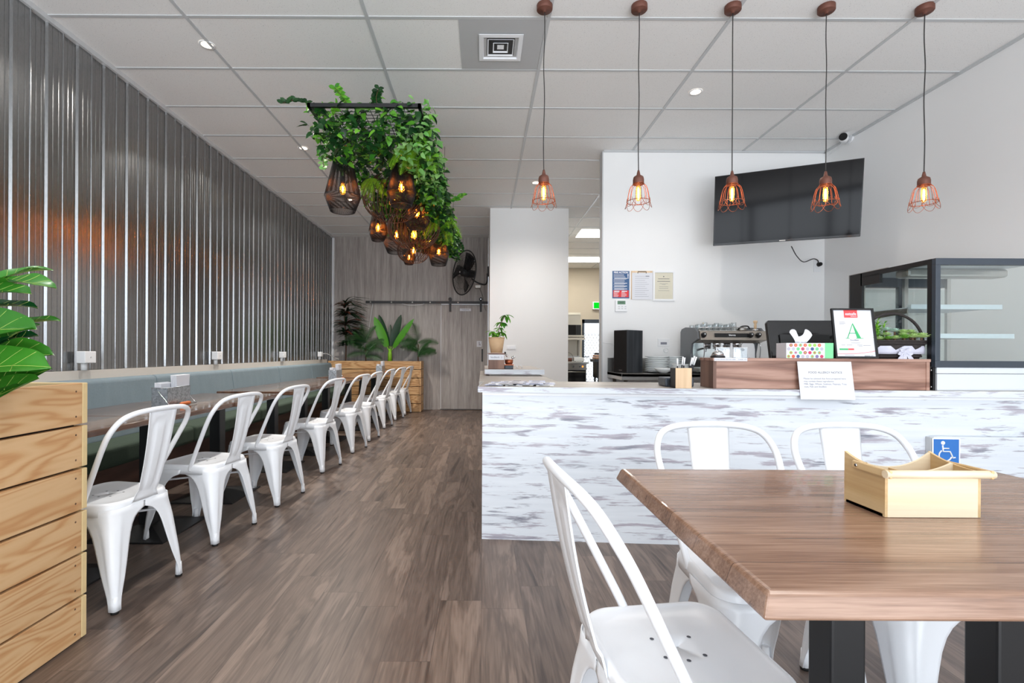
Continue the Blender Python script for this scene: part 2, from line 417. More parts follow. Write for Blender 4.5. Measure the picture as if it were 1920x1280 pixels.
def bez(pts, n=6):
    """smooth curve through points (Catmull-Rom)"""
    pts = [Vector(p) for p in pts]; out = []
    q = [pts[0] * 2 - pts[1]] + pts + [pts[-1] * 2 - pts[-2]]
    for i in range(1, len(q) - 2):
        for k in range(n):
            t = k / n; a, b, c, d = q[i - 1], q[i], q[i + 1], q[i + 2]
            out.append(.5 * ((2 * b) + (c - a) * t + (2 * a - 5 * b + 4 * c - d) * t * t + (3 * b - a - 3 * c + d) * t ** 3))
    out.append(pts[-1]); return out
def text_mb(body, size, m, extrude=.0006, align='CENTER', bold=0, spacing=1.0):
    """lettering as a mesh; m maps the text's XY plane into the world"""
    cu = bpy.data.curves.new('t', 'FONT'); cu.body = body; cu.size = size; cu.extrude = extrude; cu.align_x = align; cu.align_y = 'CENTER'
    cu.offset = bold; cu.space_line = spacing; cu.resolution_u = 3
    ob = bpy.data.objects.new('t', cu); C.objects.link(ob)
    dg = bpy.context.evaluated_depsgraph_get(); me = bpy.data.meshes.new_from_object(ob.evaluated_get(dg))
    mb = MB(); mb.add([m @ v.co for v in me.vertices], [tuple(p.vertices) for p in me.polygons])
    bpy.data.objects.remove(ob); bpy.data.curves.remove(cu); bpy.data.meshes.remove(me)
    return mb
def facing(loc, yaw=0, tilt=0):
    """frame whose XY plane is an upright sheet at loc, its normal towards -Y, turned by yaw"""
    return Matrix.Translation(Vector(loc)) @ Matrix.Rotation(yaw, 4, 'Z') @ Matrix.Rotation(PI / 2 - tilt, 4, 'X')
mats()
# ------------------------------------------------------------------ room
XL, XR, YB, YF, YK, YW = -2.91, 3.73, 9.49, -2.4, 12.9, 5.38   # left/right walls, back wall, shop front, kitchen back, counter back wall
struct(MB().box(XL - .2, 6.2, YF, YK + .2, -.05, 0), 'floor', 'floor')
struct(MB().box(XL - .2, 6.2, YF, YK + .2, CEIL, CEIL + .08), 'ceiling', 'tile')
# ceiling grid bars
g = MB()
for k in range(-3, 6):
    x = .425 + 1.2 * k
    if x < XL or x > 6: continue
    g.box(x - .012, x + .012, YF, YK, CEIL - .006, CEIL + .002)
struct(g, 'trim_1', 'tbar')
g = MB()
for k in range(-9, 17):
    y = 3.253 + .6 * k
    if y < YF: continue
    g.box(XL, 6.1, y - .012, y + .012, CEIL - .005, CEIL + .002)
struct(g, 'trim_2', 'tbar')
# profiled steel wall (left)
g = MB(); prof = []
y = YF - .02; pitch = .2462; y0 = 3.262 - pitch * 26
k = 0
base = [(0, 0), (.012, .020), (.028, .020), (.034, .023), (.040, .020), (.098, .020), (.104, .023), (.110, .020), (.122, .020), (.128, .010), (.134, .020),
        (.142, 0), (.165, 0), (.171, .004), (.177, 0), (.205, 0), (.211, .004), (.217, 0)]
base = [(0, 0), (.009, .014), (.040, .014), (.045, .012), (.050, .014), (.084, .014), (.089, .012), (.094, .014), (.120, .014), (.1225, .019), (.127, .020), (.131, .014), (.142, 0), (.176, 0), (.181, -.002), (.186, 0), (.214, 0), (.219, -.002), (.224, 0)]
ys = []
yy = y0
while yy < YB:
    for a, b in base:
        if YF < yy + a < YB: ys.append((yy + a, b))
    yy += pitch
rows = [[(XL + b, a, z) for a, b in ys] for z in (.9, CEIL)]
vs = [v for r in rows for v in r]; w = len(ys)
g.add(vs, [(j, w + j, w + j + 1, j + 1) for j in range(w - 1)])
g.box(XL - .1, XL - .005, YF, YB, 0, CEIL)
struct(g, 'wall_left', 'steel_wall')
struct(MB().box(XL, XL + .035, YF, YB, CEIL - .035, CEIL - .001), 'trim_3', 'tbar')
struct(MB().box(XL + .0, XL + .05, YB - .05, YB, 0, CEIL - .03), 'trim_4', 'white_metal')
# rear laminate wall
struct(MB().box(XL, .1, YB, YB + .1, 0, CEIL), 'wall_back', 'laminate')
struct(MB().box(-1.25, -.81, YB - .003, YB, .04, 2.0).box(-.815, -.808, YB - .008, YB, .0, 2.03), 'trim_5', 'laminate')
struct(MB().box(-.80, .1, YB - .03, YB, 2.015, 2.05), 'trim_6', 'white_metal')
# block wall between hall and kitchen
struct(MB().box(.105, 1.31, 7.555, YB + .1, 0, CEIL), 'wall_middle', 'white_wall')
struct(MB().box(1.31, 1.4, 9.4, YK, 0, CEIL), 'wall_kitchen_left', 'beige_wall')
struct(MB().box(1.31, XR + .1, YW, YW + .11, 0, CEIL), 'wall_counter', 'white_wall')
struct(MB().box(1.297, 1.309, YW - .004, YW + .114, 0, CEIL - .01), 'trim_7', 'tbar')
struct(MB().box(XR, XR + .1, YF, YW + .11, 0, CEIL), 'wall_right', 'white_wall')
struct(MB().box(XR - .02, XR, YF, YW, CEIL - .02, CEIL - .001).box(1.31, XR, YW - .02, YW, CEIL - .02, CEIL - .001), 'trim_8', 'tbar')
# kitchen shell with the door opening
dx0, dx1, dz = 2.60, 3.62, 1.98
g = MB().box(1.31, dx0, YK, YK + .12, 0, CEIL).box(dx1, 6.2, YK, YK + .12, 0, CEIL).box(dx0, dx1, YK, YK + .12, dz, CEIL)
struct(g, 'wall_kitchen_back', 'beige_wall')
struct(MB().box(6.1, 6.2, YW + .1, YK, 0, CEIL), 'wall_kitchen_right', 'beige_wall')
g = MB().box(dx0, dx0 + .06, YK - .02, YK + .1, 0, dz).box(dx1 - .06, dx1, YK - .02, YK + .1, 0, dz).box(dx0, dx1, YK - .02, YK + .1, dz - .10, dz)
dr = struct(g, 'door_1', 'frame_grey')
g = MB()
x0, x1 = dx0 + .06, dx1 - .06; st = .085; z1 = 1.62
k = -30
while k < 40:
    for sg in (1, -1):
        # diagonal bar clipped to the opening
        pts = []
        for t in range(0, 60):
            z = t * z1 / 59; x = x0 + k * st + sg * z * .62
            if x0 < x < x1: pts.append((x, z))
        if len(pts) > 1:
            (xa, za), (xb, zb) = pts[0], pts[-1]
            g.cyl((xa, YK + .05, za), (xb, YK + .05, zb), .006, seg=4)
    k += 1
g.build('security_mesh', 'steel_dark', dr)
MB().cyl((x0 + .0, YK - .05, 1.0), (x0 + .12, YK - .05, 1.0), .012).build('door_handle', 'black', dr)
# shop front behind the camera: mullions of the glazing
g = MB()
for x in (XL, -1.3, .35, 2.0, XR - .06): g.box(x, x + .06, YF, YF + .08, 0, CEIL)
g.box(XL, XR, YF, YF + .08, 0, .1).box(XL, XR, YF, YF + .08, 2.3, 2.36).box(XL, XR, YF, YF + .08, CEIL - .1, CEIL)
struct(g, 'window_1', 'frame_grey')
# sliding door and its track
g = MB().box(-.80, .10, YB - .055, YB - .02, .02, 2.0)
d = struct(g, 'door_2', 'laminate')
MB().box(-.022 + .0, .004, YB - .075, YB - .055, .93, 1.17).build('door_handle', 'black', d, label='black bar handle')
MB().box(-.805, -.797, YB - .058, YB - .02, .02, 2.0).build('door_edge', 'white_metal', d)
for x in (-.625, -.04):
    h = MB().box(x - .02, x + .02, YB - .075, YB - .057, 1.88, 2.13).lathe([(.034, -.012), (.034, .012)], (x, YB - .082, 2.12), 14, Matrix.Rotation(PI / 2, 4, 'X')).build('hanger', 'black', d)
    MB().lathe([(.008, 0), (.008, .006)], (x, YB - .094, 2.12), 8, Matrix.Rotation(PI / 2, 4, 'X')).build('bolt', 'chrome', h)
sg = MB().box(P(865, 0, YB - .06).x, P(886, 0, YB - .06).x, YB - .062, YB - .0555, 1.895, 1.945).build('door_sign', 'paper', d)
text_mb('TOILETS', .036, facing((P(875.5, 0, YB).x + .002, YB - .0625, 1.92))).build('lettering', 'ink_light', sg)
s = MB().box(-.115, -.02, YB - .062, YB - .0555, 1.21, 1.325).build('access_sign', 'paper', d)
mm = facing((-.067, YB - .0625, 1.267))
MB().box(-.004, .004, -.03, .02, 0, .001, mm).box(-.004, .022, -.006, 0, 0, .001, mm).box(.014, .022, -.03, 0, 0, .001, mm).lathe([(.008, 0), (.008, .001)], (0, 0, 0), 10, mm @ Matrix.Translation((0, .03, 0))).build('symbol', 'ink', s)
t = thing('door_track', 'long black steel track with rollers above the grey sliding door', 'rail', (-1.1, YB - .06, 2.06))
g = MB().box(P(690, 0, YB).x, .1, YB - .066, YB - .056, 2.035, 2.082); g.build('rail', 'black', t)
for px in (699, 738, 777, 810, 862): 
    x = P(px, 0, YB).x; MB().lathe([(.014, -.03), (.014, .02)], (x, YB - .05, 2.058), 10, Matrix.Rotation(PI / 2, 4, 'X')).build('spacer', 'steel_dark', t)
tag(MB().tube(bez([(-2.12, YB - .02, 2.03), (-2.16, YB - .02, 1.75), (-2.22, YB - .02, 1.4), (-2.35, YB - .02, 1.0)]), .005, 6).build('loose_cable', 'plastic'), 'thin white cable hanging down the grey wall from the door track', 'cable')
tag(MB().tube(bez([(-1.55, YB - .05, 2.03), (-1.42, YB - .05, 2.005), (-1.2, YB - .05, 2.012), (-1.12, YB - .05, 2.035)]), .005, 6).build('cable_loop', 'plastic'), 'short white cable loop sagging under the black door track', 'cable')

# ------------------------------------------------------------------ camera, world, daylight
cam = bpy.data.cameras.new('camera'); co = bpy.data.objects.new('camera', cam); C.objects.link(co)
cam.sensor_fit = 'HORIZONTAL'; cam.sensor_width = 36; cam.lens = F / 1920 * 36
cam.shift_x = (960 - CX) / 1920; cam.shift_y = (CY - 640) / 1920
co.matrix_world = Matrix.Translation((0, 0, CAMZ)) @ Matrix.Rotation(PI / 2, 4, 'X') @ Matrix.Rotation(ROLL, 4, 'Z')
cam.clip_start = .02
bpy.context.scene.camera = co
w = bpy.data.worlds.new('sky'); bpy.context.scene.world = w; w.use_nodes = True
nt = w.node_tree; bg = nt.nodes['Background']; bg.inputs[0].default_value = (.82, .90, 1, 1); bg.inputs[1].default_value = 2.0
def area(name, loc, rot, sx, sy, power, col):
    l = bpy.data.lights.new(name, 'AREA'); l.shape = 'RECTANGLE'; l.size = sx; l.size_y = sy; l.energy = power; l.color = col
    o = bpy.data.objects.new(name, l); C.objects.link(o); o.location = loc; o.rotation_euler = rot; return o
area('window_daylight', ((XL + XR) / 2, YF - .15, 1.75), (-PI / 2 + PI, 0, 0), 6.4, 3.0, 85, (.90, .95, 1.0))
area('ceiling_fill', ((XL + XR) / 2, YF - 1.1, .05), (math.radians(148), 0, 0), 6.6, 1.7, 400, (.97, .98, 1.0))  # unseen area lamp added outside the shop front to brighten the ceiling
area('door_daylight', ((dx0 + dx1) / 2, YK + .4, 1.0), (-PI / 2, 0, 0), .9, 1.8, 30, (.95, .97, 1.0))
# recessed downlights, then unseen fill spots added further forward
def downlight(x, y, label, power=130):
    t = thing('downlight', label, 'light', (x, y, CEIL), 0, None)
    MB().lathe([(.040, -.004), (.052, -.008), (.056, -.001)], (x, y, CEIL), 28, cap=False).build('trim_ring', 'plastic', t)
    MB().lathe([(.0, -.003), (.041, -.003)], (x, y, CEIL), 24, cap=False).build('lens', 'downlight', t)
    l = bpy.data.lights.new('ceiling_spot', 'SPOT'); l.energy = power; l.color = (1, .94, .87); l.spot_size = 2.5; l.spot_blend = 1; l.shadow_soft_size = .05
    o = bpy.data.objects.new('ceiling_spot', l); C.objects.link(o); o.location = (x, y, CEIL - .02)
downlight(-2.0, 3.554, 'round ceiling downlight nearest the front, above the steel wall')
downlight(-1.96, 5.354, 'round ceiling downlight left of the hanging greenery', 190)
downlight(-1.95, 7.16, 'round ceiling downlight above the back of the bench, behind the greenery', 300)
downlight(1.79, 4.163, 'round ceiling downlight above the counter near the television', 60)
downlight(.68, 6.41, 'round ceiling downlight in front of the passage by the white wall', 120)
for x, y in ((-1.97, 1.75), (-1.97, -.05), (1.79, 1.75), (1.79, -.05), (.2, .9)):  # added fill spots out of view, without fixtures, to even out the light
    l = bpy.data.lights.new('ceiling_spot', 'SPOT'); l.energy = 50; l.color = (1, .96, .92); l.spot_size = 2.5; l.spot_blend = 1; l.shadow_soft_size = .05
    o = bpy.data.objects.new('ceiling_spot', l); C.objects.link(o); o.location = (x, y, CEIL - .02)
for (x0, x1, y0, y1, lab) in ((1.76, 2.96, 8.80, 9.40, 'bright flat ceiling light panel nearest the kitchen entrance'), (1.76, 2.96, 11.36, 11.96, 'bright flat ceiling light panel towards the kitchen back wall')):
    t = thing('panel_light', lab, 'light', ((x0 + x1) / 2, (y0 + y1) / 2, CEIL))
    MB().box(x0, x1, y0, y1, CEIL - .012, CEIL - .002).build('lens', 'panel_light', t)
    MB().tube([(x0, y0, CEIL - .008), (x1, y0, CEIL - .008), (x1, y1, CEIL - .008), (x0, y1, CEIL - .008)], .007, 4, closed=True).build('frame', 'tbar', t)
# air vent panel
t = thing('air_vent', 'square white ceiling air diffuser set in a grey ceiling panel', 'vent', (.13, 3.55, CEIL))
MB().box(-.172, .411, 3.267, 3.837, CEIL - .004, CEIL + .004).build('backing_panel', 'vent', t)
cx, cy = .118, 3.56
def ring(h, w, z0, z1, d=0):
    g = MB()
    for k in range(4):
        m = Matrix.Translation((cx, cy, 0)) @ Matrix.Rotation(k * PI / 2, 4, 'Z')
        vs = [m @ Vector(v) for v in ((-h, -h, z0), (h, -h, z0), (h - w, -h + w, z1), (-h + w, -h + w, z1))]
        g.add(vs + [v + Vector((0, 0, .003)) for v in vs], [(0, 1, 2, 3), (7, 6, 5, 4), (0, 4, 5, 1), (3, 2, 6, 7)])
    return g
f = ring(.155, .03, CEIL - .014, CEIL - .016); f.build('outer_frame', 'white_metal', t)
ring(.127, .035, CEIL - .012, CEIL + .03).build('louvre', 'white_metal', t)
ring(.095, .035, CEIL - .012, CEIL + .02).build('louvre', 'white_metal', t)
ring(.055, .025, CEIL - .012, CEIL + .012).build('louvre', 'white_metal', t)
MB().box(cx - .024, cx + .024, cy - .024, cy + .024, CEIL - .006, CEIL - .003).build('louvre_centre', 'white_metal', t)
MB().box(cx - .1, cx + .1, cy - .1, cy + .1, CEIL - .0045, CEIL - .0041).build('throat', 'black', t)
bpy.context.scene.view_settings.view_transform = 'Standard'; bpy.context.scene.view_settings.look = 'None'
bpy.context.scene.view_settings.gamma = 1; bpy.context.scene.view_settings.exposure = .14
bpy.context.scene.cycles.max_bounces = 10; bpy.context.scene.cycles.diffuse_bounces = 6; bpy.context.scene.cycles.transparent_max_bounces = 24
bpy.context.scene.cycles.sample_clamp_indirect = 6
# ------------------------------------------------------------------ steel cafe chair
def make_chair(label, group):
    t = thing('cafe_chair', label, 'chair', (0, 0, 0), 0, group)
    hx = hy = .180
    # seat pan + apron: front is +y
    def outline(k, n, r, sc):
        # rounded square point, k of n
        per = []; m = n // 4
        for q in range(4):
            ax, ay = [(1, 1), (-1, 1), (-1, -1), (1, -1)][q]
            rr = r * (1.25 if ay < 0 else 1)
            for i in range(m):
                u = i / (m - 1); a = q * PI / 2 + u * PI / 2
                per.append((ax * (hx - rr) + rr * math.cos(a), ay * (hy - rr) + rr * math.sin(a)))
        x, y = per[k % len(per)]
        taper = 1 + .05 * (y / hy)
        return x * sc * taper, y * sc
    n = 48; rows = []
    for sc, z in ((1.035, .398), (1.03, .425), (1.018, .440), (.995, .4485), (.96, .451), (.93, .4485), (.90, .4455), (.6, .4440), (.3, .4435), (.02, .4435)):
        rows.append([(*outline(k, n, .065, sc), z) for k in range(n)])
    g = MB().grid(rows, closed=True)
    seat = g.build('seat', 'white_metal', t, solid=.002)
    h = MB()
    for x, y in ((-.035, .045), (.035, .045), (-.05, .0), (.05, .0), (-.035, -.045), (.035, -.045)):
        h.lathe([(0, .0), (.005, .0)], (x, y, .4455), 10, cap=False)
    h.build('drain_holes', 'ink', seat)
    W = [(.425, .176, .065), (.40, .172, .065), (.392, .150, .064), (.385, .134, .063), (.37, .116, .060), (.345, .099, .056), (.31, .086, .05), (.26, .075, .044), (.20, .063, .038), (.14, .050, .032), (.095, .038, .026), (.065, .031, .021), (.04, .028, .019), (.012, .027, .018)]
    for sx in (1, -1):
        for sy in (1, -1):
            rows = []
            for z, w, r in W:
                c = (.45 - z) / .45
                ox = sx * (hx - r + .004 + c * (.028 if sy > 0 else .012)); oy = sy * (hy - r + .004) + (c * .055 if sy > 0 else -c * .048)
                row = []; q = r * PI / 4
                for i in range(-10, 11):
                    s_ = w * i / 10
                    if abs(s_) <= q: a = PI / 4 + s_ / r; x = math.cos(a) * r; y = math.sin(a) * r; nx, ny = math.cos(a), math.sin(a)
                    elif s_ < 0: x = r; y = (s_ + q); nx, ny = 1, 0
                    else: x = -(s_ - q); y = r; nx, ny = 0, 1
                    bl = max(0, min(1, (.38 - z) / .06)) * max(0, min(1, (z - .07) / .05))
                    fl = .005 * bl * (1 if abs(i) <= 3 else (.5 if abs(i) == 4 else 0))
                    tp = 1 + (.05 * sy if z > .3 else .05 * sy * z / .3)
                    row.append(((ox + sx * (x + nx * fl)) * tp, oy + sy * (y + ny * fl), z))
                rows.append(row if sx * sy > 0 else row[::-1])
            leg = MB().grid(rows).build('leg', 'white_metal', t, solid=.0025)
            c = .98; z, w, r = W[-1]
            ox = sx * (hx - r + .004 + c * (.028 if sy > 0 else .012)); oy = sy * (hy - r + .004) + (c * .055 if sy > 0 else -c * .048)
            fx, fy = ox + sx * .001, oy + sy * .001
            f = MB().lathe([(.0155, .010), (.015, .0)], (fx, fy, 0), 14); f.v = [(x, y, z) for x, y, z in f.v]
            f.build('foot_cap', 'rubber', leg)
            MB().lathe([(.0120, .070), (.0140, .040), (.0145, .009)], (fx, fy, 0), 14).build('foot_sleeve', 'white_metal', leg)
    b = MB()
    for sx in (1, -1):
        b.cyl((sx * .165, .185, .345), (-sx * .155, -.175, .345), .006, seg=8)
    b.build('cross_brace', 'white_metal', t)
    half = [(.176, -.050, .418), (.180, -.058, .45), (.196, -.118, .57), (.212, -.185, .70), (.213, -.222, .765), (.190, -.252, .815), (.145, -.270, .838), (.075, -.280, .847), (0, -.283, .849)]
    pts = bez(half + [(-x, y, z) for x, y, z in half[-2::-1]], 5)
    MB().tube(pts, .0115, 12).build('back_hoop', 'white_metal', t)
    for sx in (1, -1): pass
    rows = []
    for i in range(25):
        u = i / 24; z = .432 + u * (.842 - .432)
        y = -.186 - .004 - .092 * (u ** 1.0) - .010 * math.sin(PI * u)
        if i < 3: y = -.188 - .003 * i
        wd = .053 + .026 * u + (.02 * (1 - u / .1) if u < .1 else 0)
        row = []
        for j in range(13):
            v = (j - 6) / 6
            a = abs(v)
            em = 0
            if .12 < u < .86:
                if abs(a - .48) < .09: em = .006
            if (abs(u - .86) < .025 or abs(u - .12) < .025) and a < .5: em = .006
            cz = .005 * (a ** 2)
            fl = .008 if a > .99 else 0
            row.append((v * wd, y + em + cz - fl, z))
        rows.append(row)
    MB().grid(rows).build('back_splat', 'white_metal', t, solid=.002)
    return t
_chair = make_chair('white steel cafe chair nearest the pine planter at the front', 'white steel chairs along the bench tables')
_used = [False]
def chair(x, y, rz, label, group):
    if not _used[0]:
        _used[0] = True; _chair.location = (x, y, 0); _chair.rotation_euler = (0, 0, rz); _chair['label'] = label; _chair['group'] = group; return _chair
    return copy_tree(_chair, (x, y, 0), rz, label, group)
G1 = 'white steel chairs along the bench tables'
row = [(2.25, -1.50), (2.98, -1.47), (3.685, -1.413), (4.66, -1.405), (5.54, -1.362), (6.25, -1.355), (7.265, -1.37), (8.11, -1.35), (8.78, -1.31)]
lab = ['white steel cafe chair at the bench tables, nearest the front pine planter',
       'second white steel chair of the bench row, before the napkin tin with the grip',
       'third white steel chair of the bench row counted from the front planter',
       'fourth white steel chair of the bench row counted from the front planter',
       'fifth and middle white steel chair of the nine in the bench row',
       'sixth white steel chair of the bench row counted from the front planter',
       'white steel chair of the bench row, third from the rear planter',
       'white steel chair of the bench row, next to last before the rear planter',
       'last white steel chair of the bench row, touching distance from the rear planter']
import random as _r
rr = _r.Random(3)
for (y, x), l in zip(row, lab):
    a = 9 + rr.uniform(-2, 3)                                   # degrees off square
    fx, fy = -math.cos(math.radians(a)), math.sin(math.radians(a))
    chair(x + fx * .235, y + fy * .235, math.atan2(-fx, fy), l, G1)
G2 = 'white steel chairs around the near table'
CA = (.445, 1.115, math.atan2(-.995, .095)); CB = (.842, 1.535, PI + .03); CCc = (1.33, 1.53, PI + .05)
chair(*CA, 'large white steel chair at the left end of the near table, in the foreground', G2)
chair(*CB, 'white steel chair behind the near table, left one, back to the counter', G2)
chair(*CCc, 'white steel chair behind the near table, right one, partly behind the bamboo caddy', G2)

# ------------------------------------------------------------------ near table
t = thing('dining_table', 'large brown wood-look table with black legs in the foreground', 'table', (.97, 1.09, 0))
x0, x1, y0, y1, zt = .407, 1.548, .708, 1.497, .762
rows = []
prof = [(.020, .0), (.008, .0), (.002, -.004), (.0, -.012), (.004, -.036), (.0, 0)]
g = MB()
pr = [(.0, .724), (-.002, .727), (-.003, .731), (.008, .7565), (.012, .760), (.018, .762)]   # inset, height
loops = []
pr = [(.05, .724), (.003, .724), (.0, .729), (.010, .7555), (.014, .7605), (.022, .762)]
for ins, z in pr:
    loops.append([(x0 + ins, y0 + ins, z), (x1 - ins, y0 + ins, z), (x1 - ins, y1 - ins, z), (x0 + ins, y1 - ins, z)])
g.add([v for l in loops for v in l], [(i * 4 + k, i * 4 + (k + 1) % 4, (i + 1) * 4 + (k + 1) % 4, (i + 1) * 4 + k) for i in range(5) for k in range(4)] + [(20, 21, 22, 23), (3, 2, 1, 0)])
g.build('tabletop', 'table', t, bevel=.004)
for x in (.747, 1.1035):
    MB().box(x, x + .075, 1.05, 1.127, .012, .724).build('leg', 'black', t, bevel=.006)
MB().box(.70, 1.225, .86, 1.32, 0, .012).build('base_plate', 'black', t, bevel=.004)
MB().box(.62, 1.31, 1.06, 1.115, .700, .724).build('support_bar', 'black', t)
# bamboo caddy on it
t = thing('bamboo_caddy', 'pale bamboo condiment caddy with folding handle on the near table', 'caddy', (.96, 1.11, zt))
bx0, bx1, by0, by1, zb = .858, 1.062, 1.048, 1.166, zt + .001
h = .098
MB().box(bx0 + .006, bx1 - .006, by0, by0 + .006, zb, zb + h).build('front_panel', 'bamboo', t)
def wavy(y, hh, rise=.034):
    pts = [(bx0 + .006, zb), (bx1 - .006, zb)]
    for i in range(21):
        u = i / 20; xx = bx1 - .006 - u * (bx1 - bx0 - .012)
        pts.append((xx, zb + hh - .016 + rise * abs(2 * u - 1) ** 2.2))
    m = Matrix(((1, 0, 0, 0), (0, 0, 1, 0), (0, 1, 0, 0), (0, 0, 0, 1)))
    return MB().prism(pts, y, y + .006, m)
wavy(by1 - .006, h).build('back_panel', 'bamboo', t)
wavy((by0 + by1) / 2 - .003, h, .022).build('divider', 'bamboo', t)
MB().box((bx0 + bx1) / 2 - .003, (bx0 + bx1) / 2 + .003, by0 + .006, by1 - .006, zb, zb + h - .018).build('divider', 'bamboo_y', t)
MB().box(bx0, bx1, by0 + .006, by1 - .006, zb, zb + .006).build('base', 'bamboo', t)
for sx, xx in ((-1, bx0), (1, bx1 - .006)):
    pts = [(by0, zb), (by0, zb + h)]
    for i in range(1, 11):
        u = i / 10; pts.append((by0 + u * (by1 - by0), zb + h + .020 * (u ** 2.5)))
    pts.append((by1, zb))
    m = Matrix(((0, 0, 1, 0), (1, 0, 0, 0), (0, 1, 0, 0), (0, 0, 0, 1)))
    MB().prism(pts, xx, xx + .006, m).build('side_panel', 'bamboo_y', t)
    a0 = bx0 - .009 if sx < 0 else bx1
    arm = MB().box(a0 + .001, a0 + .008, by0 - .022, by0 + .085, zb + .086, zb + .104, None).build('handle_arm', 'bamboo_y', t, bevel=.003)
    MB().lathe([(.004, 0), (.003, .003)], (a0 + (.001 if sx < 0 else .008), by0 + .07, zb + .095), 10, Matrix.Rotation(sx * PI / 2, 4, 'Y')).build('rivet', 'chrome', arm)
MB().cyl((bx0 - .012, by0 - .014, zb + .095), (bx1 + .012, by0 - .014, zb + .095), .0085, seg=16).build('handle_rod', 'bamboo', t)

# ------------------------------------------------------------------ bench along the steel wall
t = thing('banquette', 'long upholstered bench with blue-grey back along the steel wall', 'bench', (-2.65, 5.5, 0))
BY0, BY1 = .3, 9.03
MB().box(XL + .035, -2.50, BY0, BY1, 0, .33).build('base', 'dark_wood', t)
y = 2.92 - 1.25 * 2; k = 0
while y < BY1 - .1:
    y2 = min(y + 1.255, BY1)
    # back cushion: rounded top, slightly reclined
    pr = [(XL + .06, .44), (XL + .06, .885), (XL + .075, .900), (XL + .10, .905), (XL + .125, .898), (XL + .14, .88), (XL + .20, .46), (XL + .19, .44)]
    m = Matrix(((1, 0, 0, 0), (0, 0, 1, 0), (0, 1, 0, 0), (0, 0, 0, 1)))
    MB().prism(pr, y + .003, y2 - .003, m).build('back_cushion', 'cushion', t, bevel=.012)
    MB().box(XL + .19, -2.44, y + .002, y2 - .002, .33, .47).build('seat_cushion', 'seat_fabric', t, bevel=.03, mod_seg=4)
    y = y2
MB().box(XL + .034, XL + .058, BY0, BY1, .5, .965).build('capping', 'ledge', t)
# wall sockets standing on the capping
for y, l in ((3.53, 'white power socket on its stub pipe nearest the fig plant'), (5.27, 'second white power socket along the steel wall'),
             (7.0, 'third white power socket along the steel wall, before the corner'), (8.62, 'last white power socket near the rear corner with a cable plugged in')):
    t = thing('power_socket', l, 'socket', (XL + .09, y, .965))
    b = MB().box(XL + .035, XL + .10, y - .05, y + .05, 1.018, 1.102).build('socket_box', 'plastic', t, bevel=.004)
    MB().lathe([(.006, 0), (.006, .003)], (XL + .10, y, 1.06), 8, Matrix.Rotation(PI / 2, 4, 'Y')).build('switch', 'tbar', b)
    MB().cyl((XL + .052, y, .966), (XL + .052, y, 1.02), .019, seg=16).build('conduit', 'plastic', t)
tag(MB().tube(bez([(XL + .11, 8.62, 1.07), (XL + .16, 8.75, 1.06), (XL + .2, 9.0, 1.0), (XL + .25, 9.12, .965)]), .006, 6).build('power_cable', 'plastic'), 'white power cable running from the last wall socket to the rear planter', 'cable')

# ------------------------------------------------------------------ pedestal tables
def make_btable():
    t = thing('pedestal_table', 'x', 'table', (0, 0, 0), 0, 'walnut pedestal tables along the bench')
    MB().box(-.34, .34, -.368, .368, .722, .752).build('tabletop', 'btable', t, bevel=.004)
    MB().box(-.04, .04, -.04, .04, .03, .722).build('post', 'black', t, bevel=.004)
    MB().box(-.2, .2, -.03, .03, .69, .722).box(-.03, .03, -.2, .2, .69, .722).build('support', 'black', t)
    g = MB().box(-.23, .23, -.23, .23, 0, .010)
    g.add([(-.23, -.23, .01), (.23, -.23, .01), (.23, .23, .01), (-.23, .23, .01), (-.045, -.045, .045), (.045, -.045, .045), (.045, .045, .045), (-.045, .045, .045)],
          [(0, 1, 5, 4), (1, 2, 6, 5), (2, 3, 7, 6), (3, 0, 4, 7), (4, 5, 6, 7)])
    g.build('base_plate', 'black', t)
    return t
bt = make_btable()
tl = ['walnut pedestal table nearest the front pine planter', 'walnut pedestal table carrying the nearest napkin tin', 'third walnut pedestal table from the front planter',
      'fourth walnut pedestal table from the front planter', 'fifth walnut pedestal table of the bench row', 'walnut pedestal table carrying the middle napkin tin',
      'seventh walnut pedestal table, third from the rear planter', 'walnut pedestal table carrying the farthest napkin tin', 'last walnut pedestal table beside the rear planter']
ty = [2.31, 3.05, 3.79, 4.72, 5.46, 6.20, 7.13, 7.87, 8.61]
def tx(y): return -2.08 + .028 * (y - 2.3)
for i, (y, l) in enumerate(zip(ty, tl)):
    if i == 0: bt.location = (tx(y), y, 0); bt['label'] = l
    else: copy_tree(bt, (tx(y), y, 0), 0, l)
# napkin tins
def make_tin():
    t = thing('napkin_tin', 'x', 'caddy', (0, 0, 0), 0, 'galvanised napkin tins on the bench tables')
    b = MB().box(-.05, .05, -.12, .12, 0, .002)
    for a in ((-.05, -.048, -.12, .12), (.048, .05, -.12, .12), (-.05, .05, -.12, -.118), (-.05, .05, .118, .12)): b.box(*a, 0, .122)
    b.build('tin', 'galv', t)
    MB().tube([(-.05, -.12, .122), (.05, -.12, .122), (.05, .12, .122), (-.05, .12, .122)], .0025, 6, closed=True).build('rolled_rim', 'galv', t)
    MB().tube([(.0, -.123, .105), (.0, -.135, .10), (.075, -.135, .012), (.09, -.13, .008), (.09, .13, .008), (.075, .135, .012), (.0, .135, .10), (.0, .123, .105)], .0022, 6).build('wire_handle', 'chrome', t)
    MB().lathe([(.004, -.052), (.011, -.045), (.013, -.02), (.011, .0), (.013, .02), (.011, .045), (.004, .052)], (.09, .0, .015), 12, Matrix.Rotation(PI / 2, 4, 'X')).build('grip', 'grip', t, label='orange turned wooden grip')
    return t
